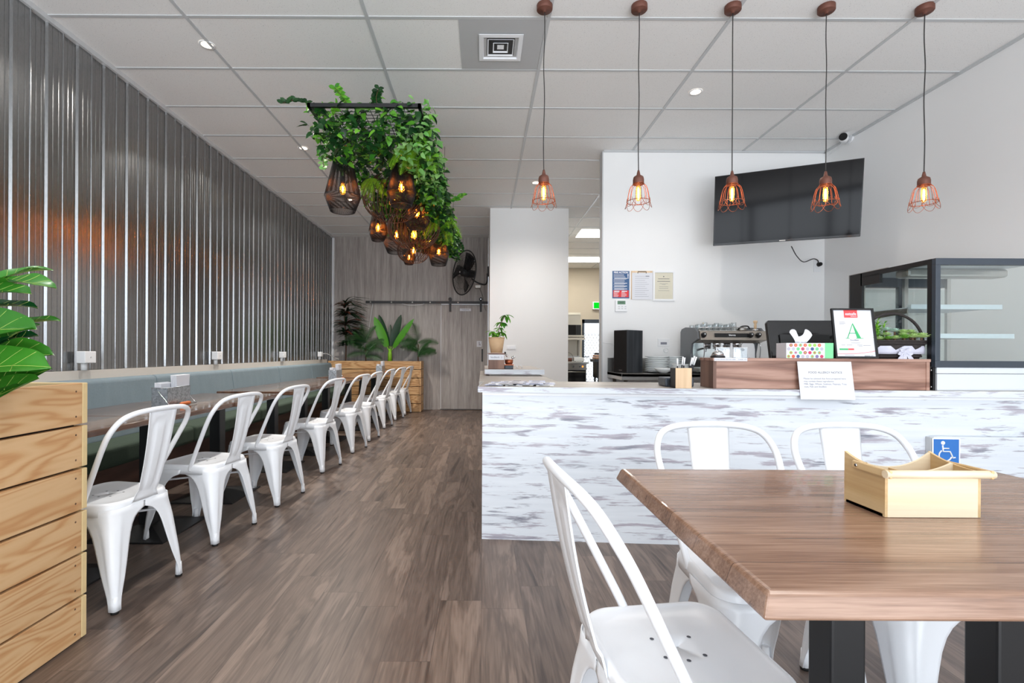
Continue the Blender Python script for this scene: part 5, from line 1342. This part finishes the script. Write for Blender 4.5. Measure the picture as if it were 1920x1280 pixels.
def bulb(t, x, y, z, r=.024):
    MB().cyl((x, y, z + .05), (x, y, z + .10), .016, seg=10).build('lamp_holder', 'rubber', t)
    b = MB().lathe([(.0, -.045), (r * .6, -.040), (r, -.018), (r * .95, .008), (r * .55, .035), (.013, .052)], (x, y, z), 16, cap=False).build('bulb', 'bulb_glass', t)
    MB().lathe([(.001, -.022), (.005, -.018), (.0065, .0), (.005, .02), (.001, .025)], (x, y, z), 8).build('filament', 'bulb_hot', b)
def lantern(x, y, zt_, H, rt, rm_, rb, label, n=112, blb=.42):
    t = thing('woven_lantern', label, 'lantern', (x, y, zt_), 0, G3)
    MB().cyl((x, y, zt_ - .02), (x, y, FZ), .004, seg=6).build('cable', 'cable', t)
    zm = zt_ - H * .70; zb = zt_ - H
    s = MB()
    for (r, z) in ((rt, zt_), (rm_, zm), (rb, zb)): s.tube([(x + r * math.cos(a), y + r * math.sin(a), z) for a in [2 * PI * i / 28 for i in range(28)]], .0028, 5, closed=True)
    for k in range(3): a = k * PI / 3; s.cyl((x - rt * math.cos(a), y - rt * math.sin(a), zt_), (x + rt * math.cos(a), y + rt * math.sin(a), zt_), .002, seg=4)
    fr = s.build('frame', 'black', t)
    g = MB()
    for k in range(n):
        a = 2 * PI * k / n; a2 = a + .10
        g.cyl((x + rt * math.cos(a), y + rt * math.sin(a), zt_), (x + rm_ * math.cos(a), y + rm_ * math.sin(a), zm), .0019, seg=3)
        g.cyl((x + rm_ * math.cos(a), y + rm_ * math.sin(a), zm), (x + rb * math.cos(a2), y + rb * math.sin(a2), zb), .0019, seg=3)
    g.build('lampshade', 'strand', t)
    bulb(t, x, y, zt_ - H * blb - .05)
def globe(x, y, zc, R, label, n=34, sq=.82, bz=.0, mt='brown_wire'):
    t = thing('wire_globe_lantern', label, 'lantern', (x, y, zc), 0, G3)
    MB().cyl((x, y, zc + R * sq * .9), (x, y, FZ), .004, seg=6).build('cable', 'cable', t)
    g = MB()
    for k in range(n):
        a = 2 * PI * k / n
        g.tube([(x + R * math.cos(e) * math.cos(a + .25 * e), y + R * math.cos(e) * math.sin(a + .25 * e), zc + R * sq * math.sin(e)) for e in [math.radians(d) for d in range(-58, 74, 11)]], .0042, 4)
    for e, r in ((-58, .003), (72, .003)):
        e = math.radians(e); g.tube([(x + R * math.cos(e) * math.cos(a), y + R * math.cos(e) * math.sin(a), zc + R * sq * math.sin(e)) for a in [2 * PI * i / 28 for i in range(28)]], r, 5, closed=True)
    g.build('wire_shade', mt, t)
    bulb(t, x, y, zc + bz, .03)
def at(px, py, Y): v = P(px, py, Y); return v.x, v.y, v.z
x, y, z = at(643, 304, 3.85); lantern(x, y, z, .385, .075, .138, .095, 'large black woven lantern nearest the front, at the left')
x, y, z = at(753, 306, 4.0); lantern(x, y, z, .345, .070, .118, .085, 'tall dark woven lantern at the front right, before the big globe', n=120)
x, y, z = at(736, 372, 4.55); globe(x, y, z, .27, 'big open wire globe lantern behind the front pair', bz=-.02)
x, y, z = at(709, 395, 5.25); lantern(x, y, z, .32, .06, .098, .065, 'slim dark lantern hanging at the far left of the cluster')
x, y, z = at(744, 402, 5.5); lantern(x, y, z, .43, .09, .155, .10, 'wide dark lantern low in the middle left of the cluster')
x, y, z = at(776, 428, 5.15); globe(x, y, z, .27, 'second big wire globe lantern in the cluster middle', bz=-.07)
x, y, z = at(782, 378, 4.75); lantern(x, y, z, .26, .07, .125, .08, 'dark lantern tucked high against the ferns, with a round bulb', blb=.25)
x, y, z = at(775, 470, 6.3); globe(x, y, z, .205, 'low open wire globe at the bottom of the cluster', n=30)
x, y, z = at(767, 455, 6.6); lantern(x, y, z, .29, .05, .09, .055, 'smallest dark lantern at the very bottom of the cluster', blb=.5)
x, y, z = at(823, 431, 6.0); lantern(x, y, z, .43, .06, .125, .09, 'dark lantern at the bottom right of the cluster', blb=.5)
x, y, z = at(808, 423, 6.7); lantern(x, y, z, .38, .06, .12, .08, 'dark lantern half hidden behind the bottom right one', blb=.42)
for px, py, Y, lb in ((765, 422, 5.8, 'bare glowing bulb at the cluster centre'), (777, 437, 6.0, 'bare glowing bulb just below the cluster centre')):
    x, y, z = at(px, py, Y); tt = thing('hanging_bulb', lb, 'bulb', (x, y, z)); MB().cyl((x, y, z + .09), (x, y, FZ), .003, seg=5).build('cable', 'cable', tt); bulb(tt, x, y, z)
for (x, y, z, pw) in ((-1.09, 3.85, 2.3, 5), (-.66, 4.0, 2.3, 5), (-.85, 4.9, 2.25, 9), (-.9, 5.8, 2.25, 9), (-.6, 6.4, 2.3, 8)):
    pass

# greenery
rf = random.Random(21)
def ivy_cloud(n, mat_, name, label, zlo, zhi, size, xr=(FX0 - .03, FX1 + .06), yr=(FY0, FY1), bias=1.0, flt=None):
    g = MB(); c = 0
    while c < n:
        x = rf.uniform(*xr); y = rf.uniform(*yr); u = rf.random() ** bias
        z = zhi - u * (zhi - zlo)
        if flt and not flt(x, y, z): continue
        a = rf.uniform(0, 2 * PI); s_ = size * rf.uniform(.7, 1.3)
        d = Vector((math.cos(a), math.sin(a) - .2, rf.uniform(-.9, .35)))
        up = Vector((rf.uniform(-.5, .5), -.7 + rf.uniform(-.4, .4), .6))
        g.leaf((x, y, z), d, up, s_, s_ * .72, .5, .12, 3, shape=lambda t_: (.75, 1.0, .72, .1)[int(t_ * 3 + .01)])
        c += 1
    return tag(g.build(name, mat_), label, 'greenery', None, 'stuff')
import math as _m
def clump(x, y, z):
    d = .13 + .04 * _m.sin(x * 9 + y * 3.1) + .03 * _m.sin(y * 5.3 + 1)
    if y > 4.1 and x > -.56: d += .16
    if y > 6.2: d -= .04
    if y < 4.3 and x < -.85: d -= .03
    if y < 3.6 and x < -.62: d += .05
    return z > FZ - d
ivy_cloud(3300, 'leaf_ivy_dark', 'dark_ivy', 'dense dark green artificial ivy filling the hanging mesh frame', 2.38, 2.76, .058, bias=.8, flt=clump)
ivy_cloud(2500, 'leaf_ivy', 'bright_ivy', 'bright green artificial ivy leaves over the hanging frame', 2.38, 2.79, .055, bias=.9, flt=clump)
ivy_cloud(520, 'leaf_pale', 'pale_ivy', 'pale green small leaves trailing at the right edge of the hanging frame', 2.45, 2.80, .05, xr=(-.62, -.34), yr=(3.22, 4.6))
# trailing vines with paired leaves
vines = [((-1.12, 3.25, 2.74), (-1.24, 3.2, 2.74), (-1.30, 3.18, 2.71), 'short ivy vine reaching out past the left front corner'), 
         ((-.40, 5.0, 2.62), (-.28, 5.0, 2.66), (-.20, 4.98, 2.70), 'ivy vine reaching out over the right edge of the frame'),
         ((-.9, 3.25, 2.74), (-.93, 3.2, 2.775), (-.96, 3.17, 2.81), 'leafy sprig standing up at the front rim, left'),
         ((-.70, 3.22, 2.73), (-.70, 3.2, 2.765), (-.68, 3.17, 2.80), 'leafy sprig standing up at the front rim, middle'),
         ((-.36, 6.6, 2.62), (-.30, 6.6, 2.54), (-.28, 6.6, 2.46), 'ivy vine hanging down at the rear right corner'),
         ((-.40, 7.1, 2.66), (-.34, 7.1, 2.60), (-.30, 7.1, 2.56), 'thin ivy vine hanging behind the rear right corner'),
         ((-1.12, 3.6, 2.66), (-1.17, 3.6, 2.55), (-1.17, 3.6, 2.44), 'pale vine hanging at the left front beside the first lantern')]
for i, (a, b, c, l) in enumerate(vines):
    tt = thing('ivy_vine', l, 'vine', a)
    pts = bez([a, b, c], 7); MB().tube(pts, .0022, 5).build('stem', 'bark', tt)
    g = MB()
    for k, p in enumerate(pts[1:]):
        for sg in (1, -1):
            g.leaf(p, (sg * .7 + rf.uniform(-.3, .3), rf.uniform(-.5, .5), rf.uniform(-.2, .7)), (0, -1, .3), .040, .028, .3, .1, 4)
    g.build('leaves', 'leaf_pale' if i in (6,) else ('leaf_ivy_dark' if i in (0, 3, 4) else 'leaf_ivy'), tt)
def frond(g, gs, base, d, L, W, droop=1.1, n=26, wr=.62):
    p = Vector(base); d = Vector(d).normalized(); pts = [p.copy()]
    for i in range(n):
        d = (d + Vector((0, 0, -droop / n))).normalized(); p = p + d * (L / n); pts.append(p.copy())
        side = d.cross(Vector((0, -.8, .6))); 
        if side.length < .1: side = Vector((1, 0, 0))
        side.normalize(); u = i / n; w = W * math.sin(PI * min(1, .12 + u * .88)) ** .7
        for sg in (1, -1):
            g.leaf(p, side * sg + d * .45, (0, -.8, .6), w, L / n * wr, .25, .1, 2, shape=lambda t_: 1 - t_ * .8)
    gs.tube(pts, .0018, 4)
def fern(base, label, L=.34, W=.055, m='leaf_fern', nf=9, name='fern', cat='fern', spread=1.0, group=None, seed=1, up=.2, droop=1.3):
    tt = thing(name, label, cat, base, 0, group); g = MB(); gs = MB(); r_ = random.Random(seed)
    for k in range(nf):
        a = 2 * PI * k / nf + r_.uniform(-.3, .3)
        frond(g, gs, base, (math.cos(a) * spread, math.sin(a) * spread, up + r_.uniform(-.3, .3)), L * r_.uniform(.8, 1.15), W, droop)
    g.build('fronds', m, tt); gs.build('midribs', 'stem' if m == 'leaf_fern' else 'bark', tt)
fern((-.50, 3.62, 2.69), 'bright lime fern hanging at the right front of the frame', .28, .055, seed=2, up=-.7, droop=1.6)
fern((-.60, 3.70, 2.66), 'lime fern hanging just left of the brightest fern', .22, .045, seed=3, up=-.5, droop=1.6, nf=7)
fern((-.98, 4.35, 2.64), 'lime fern above the big wire globe', .20, .04, seed=4, up=-.5, nf=8)
fern((-.45, 5.2, 2.62), 'olive fern on the right side behind the lanterns', .36, .05, seed=5, up=-.7, nf=8)

# ------------------------------------------------------------------ plants in the rear planter
def leafplant(name, label, base, leaves, mat_, stemmat='bark', trunk=None, tr=.012):
    tt = thing(name, label, 'plant', base)
    if trunk: MB().tube(bez(trunk), tr, 8).build('trunk', stemmat, tt)
    for i, (m_, lst, shp) in enumerate(leaves):
        g = MB()
        for (b, d, L, W_, bend) in lst: g.leaf(b, d, (0, -.3, 1), L, W_, bend, .12, 8, shape=shp)
        g.build('leaves', m_, tt)
    return tt
rp = random.Random(9)
blade = lambda t_: math.sin(PI * min(1, .15 + t_ * .85)) ** .7
x, y, z = at(648, 676, 9.26); L1 = []; L2 = []
for c, n_ in ((1.82, 40), (1.62, 34), (1.44, 32), (1.97, 26), (1.24, 16)):
    for k in range(n_):
        a = rp.uniform(0, 2 * PI); d = (math.cos(a), -.2 + math.sin(a) * .55, rp.uniform(.3, 1.1))
        if math.sin(a) > .5: d = (math.cos(a), -.5, .7)
        LL = rp.uniform(.32, .52) if d[0] > 0 else rp.uniform(.15, .22)
        (L2 if rp.random() < .22 else L1).append(((x + rp.uniform(-.04, .05), 9.22, c + rp.uniform(-.05, .05)), d, LL, .046, 1.5))
leafplant('dracaena', 'tall dark dracaena with red-edged leaves in the rear left corner', (x, 9.26, .9), [('leaf_drac', L1, blade), ('leaf_drac_red', L2, blade)], None, trunk=[(x, 9.26, .88), (x + .01, 9.25, 1.3), (x - .02, 9.22, 1.9)])
def palm(px, label, seed, ht=.62):
    x, y, z = at(px, 676, 9.26); r_ = random.Random(seed); tt = thing('parlour_palm', label, 'plant', (x, 9.26, .9)); g = MB(); gs = MB()
    MB().tube([(x, 9.26, .88), (x, 9.25, .9 + ht * .5)], .012, 8).build('trunk', 'bark', tt)
    for k in range(13):
        a = PI * (k / 12) + r_.uniform(-.15, .15); h_ = .94 + ht * (.10 + .5 * r_.random())
        frond(g, gs, (x, 9.22, h_), (math.cos(a) * 1.0, -.25 + r_.uniform(-.2, .1), .35 + .6 * math.sin(a) + r_.uniform(-.1, .2)), r_.uniform(.30, .44), .11, 1.0, 20, .72)
    g.build('fronds', 'leaf_palm', tt); gs.build('midribs', 'leaf_palm', tt)
palm(686, 'dark green palm between the dracaena and the broad-leaved plant', 3, .62)
palm(784, 'dark green palm at the right end of the rear planter', 5, .70)
x, y, z = at(731, 676, 9.26)
tt = thing('bird_of_paradise', 'bright broad-leaved plant in the middle of the rear planter', 'plant', (x, 9.26, .9))
MB().tube([(x, 9.26, .88), (x, 9.26, 1.08), (x, 9.26, 1.16)], [.045, .035, .015], 10).build('stem', 'stem', tt)
def broad(g, gs, tip, L, W_, bs=.14, bend=.25):
    b = Vector((x, 9.26, 1.08)); tip = Vector(tip); d = (tip - b).normalized(); b2 = b + d * bs
    gs.tube([b, b2], .006, 6); g.leaf(b2, d, (0, -1, .15), L, W_, bend, .10, 10, shape=lambda t_: math.sin(PI * min(1, .10 + t_ * .9)) ** .6)
g = MB(); gd = MB(); gs = MB()
broad(g, gs, P(705, 603, 9.1), .60, .17); broad(gd, gs, P(712, 599, 9.2), .62, .15); broad(gd, gs, P(748, 598, 9.2), .62, .15); broad(g, gs, P(769, 604, 9.1), .66, .12); broad(gd, gs, P(731, 620, 9.3), .42, .09)
g.build('leaf_blades', 'leaf_bop', tt); gd.build('leaf_blades', 'leaf_bop_dark', tt); gs.build('leaf_stalks', 'stem', tt)
tag(MB().tube([(x - .22, 9.2, .9), (x - .21, 9.2, .95)], .004, 5).build('plant_stake', 'plastic'), 'short white stake beside the broad-leaved plant', 'stake')

# ------------------------------------------------------------------ fiddle-leaf fig in the front planter
tt = thing('fiddle_leaf_fig', 'large glossy fig plant in the left foreground planter', 'plant', (-1.86, 1.5, .93))
MB().tube(bez([(-1.86, 1.5, .92), (-1.84, 1.5, 1.1), (-1.86, 1.49, 1.25), (-1.85, 1.5, 1.38)]), [.014] * 18 + [.008], 8).build('trunk', 'bark', tt)
gl = MB(); gk = MB(); gv = MB()
def figleaf(dark, b, tip, W_, upv=(0, -.35, 1), bend=.35, Yb=1.5):
    """broad leathery leaf: rounded towards the tip, cupped along the midrib, wavy edge, raised veins"""
    b = Vector(b) if len(b) == 3 else P(b[0], b[1], Yb); tip = Vector(tip); d = tip - b; L = d.length * 1.07; d.normalize()
    side = d.cross(Vector(upv)).normalized(); up = side.cross(d).normalized()
    NL, NW = 18, 5; ph = L * 37 + b.x * 11; rows = []
    def pt(t, v):
        w = W_ * .5 * (math.sin(PI * min(1, t ** .8)) ** .55 * (.55 + .62 * t)) if 0 < t < 1 else W_ * .012
        arch = math.sin(PI * t * .9) * bend * L * .30 - (t ** 2) * bend * L * .12
        cup = abs(v) ** 1.4 * w * .38 + math.sin(t * 13 + ph + v) * abs(v) ** 2 * W_ * .045
        return b + d * (L * t) + side * (v * w) + up * (arch + cup)
    for i in range(NL + 1): rows.append([pt(i / NL, (j - NW) / NW) for j in range(2 * NW + 1)])
    (gk if dark else gl).grid(rows)
    gv.tube([pt(i / 16, 0) - up * .0004 for i in range(17)], [.0022 - .0014 * i / 16 for i in range(17)], 5)
    for i in range(1, 7):
        t0 = .08 + i * .115
        for sg in (1, -1): gv.tube([pt(min(.97, t0 + .11 * q), sg * q * .92) - up * .0002 for q in (0, .25, .5, .75, 1)], .0008, 4)
figleaf(0, (-40, 560), P(90, 508, 1.62), .085, bend=.5)
figleaf(0, (-60, 560), P(94, 540, 1.50), .11, bend=.45)
figleaf(0, (-110, 600), P(46, 552, 1.42), .12, upv=(.1, -.5, 1))
figleaf(1, (-90, 600), P(60, 577, 1.55), .085)
figleaf(0, (-30, 640), P(104, 602, 1.58), .085)
figleaf(0, (-130, 690), P(50, 620, 1.35), .17, upv=(.1, -.8, .9))
figleaf(0, (-40, 680), P(68, 612, 1.62), .10)
figleaf(1, (-60, 700), P(62, 632, 1.55), .12)
figleaf(1, (-70, 720), P(84, 660, 1.50), .13, upv=(.0, .1, 1))
figleaf(0, (-110, 740), P(82, 668, 1.40), .15, upv=(.0, -.7, 1))
figleaf(0, (-90, 745), P(78, 690, 1.30), .15, upv=(.1, -.9, .9))
figleaf(1, (-120, 640), P(20, 590, 1.6), .12)
figleaf(0, (-110, 775), P(80, 697, 1.40), .15, upv=(.0, -.9, .8), bend=.08)
figleaf(0, (-120, 800), P(58, 716, 1.36), .12, upv=(.0, -.8, .8), bend=.05)
r9 = random.Random(17)
for k in range(22):
    h_ = 1.0 + .4 * k / 22; a = k * 2.4
    dx, dy = math.cos(a), math.sin(a)
    if dx > .1: continue
    b = (-1.86, 1.5, h_); figleaf(k % 3 == 0, b, (-1.86 + dx * .24, 1.5 + dy * .2, h_ + .06), .12)
gl.build('leaf_blades', 'leaf_fig', tt); gk.build('leaf_blades', 'leaf_fig_dark', tt); gv.build('leaf_veins', 'vein', tt)
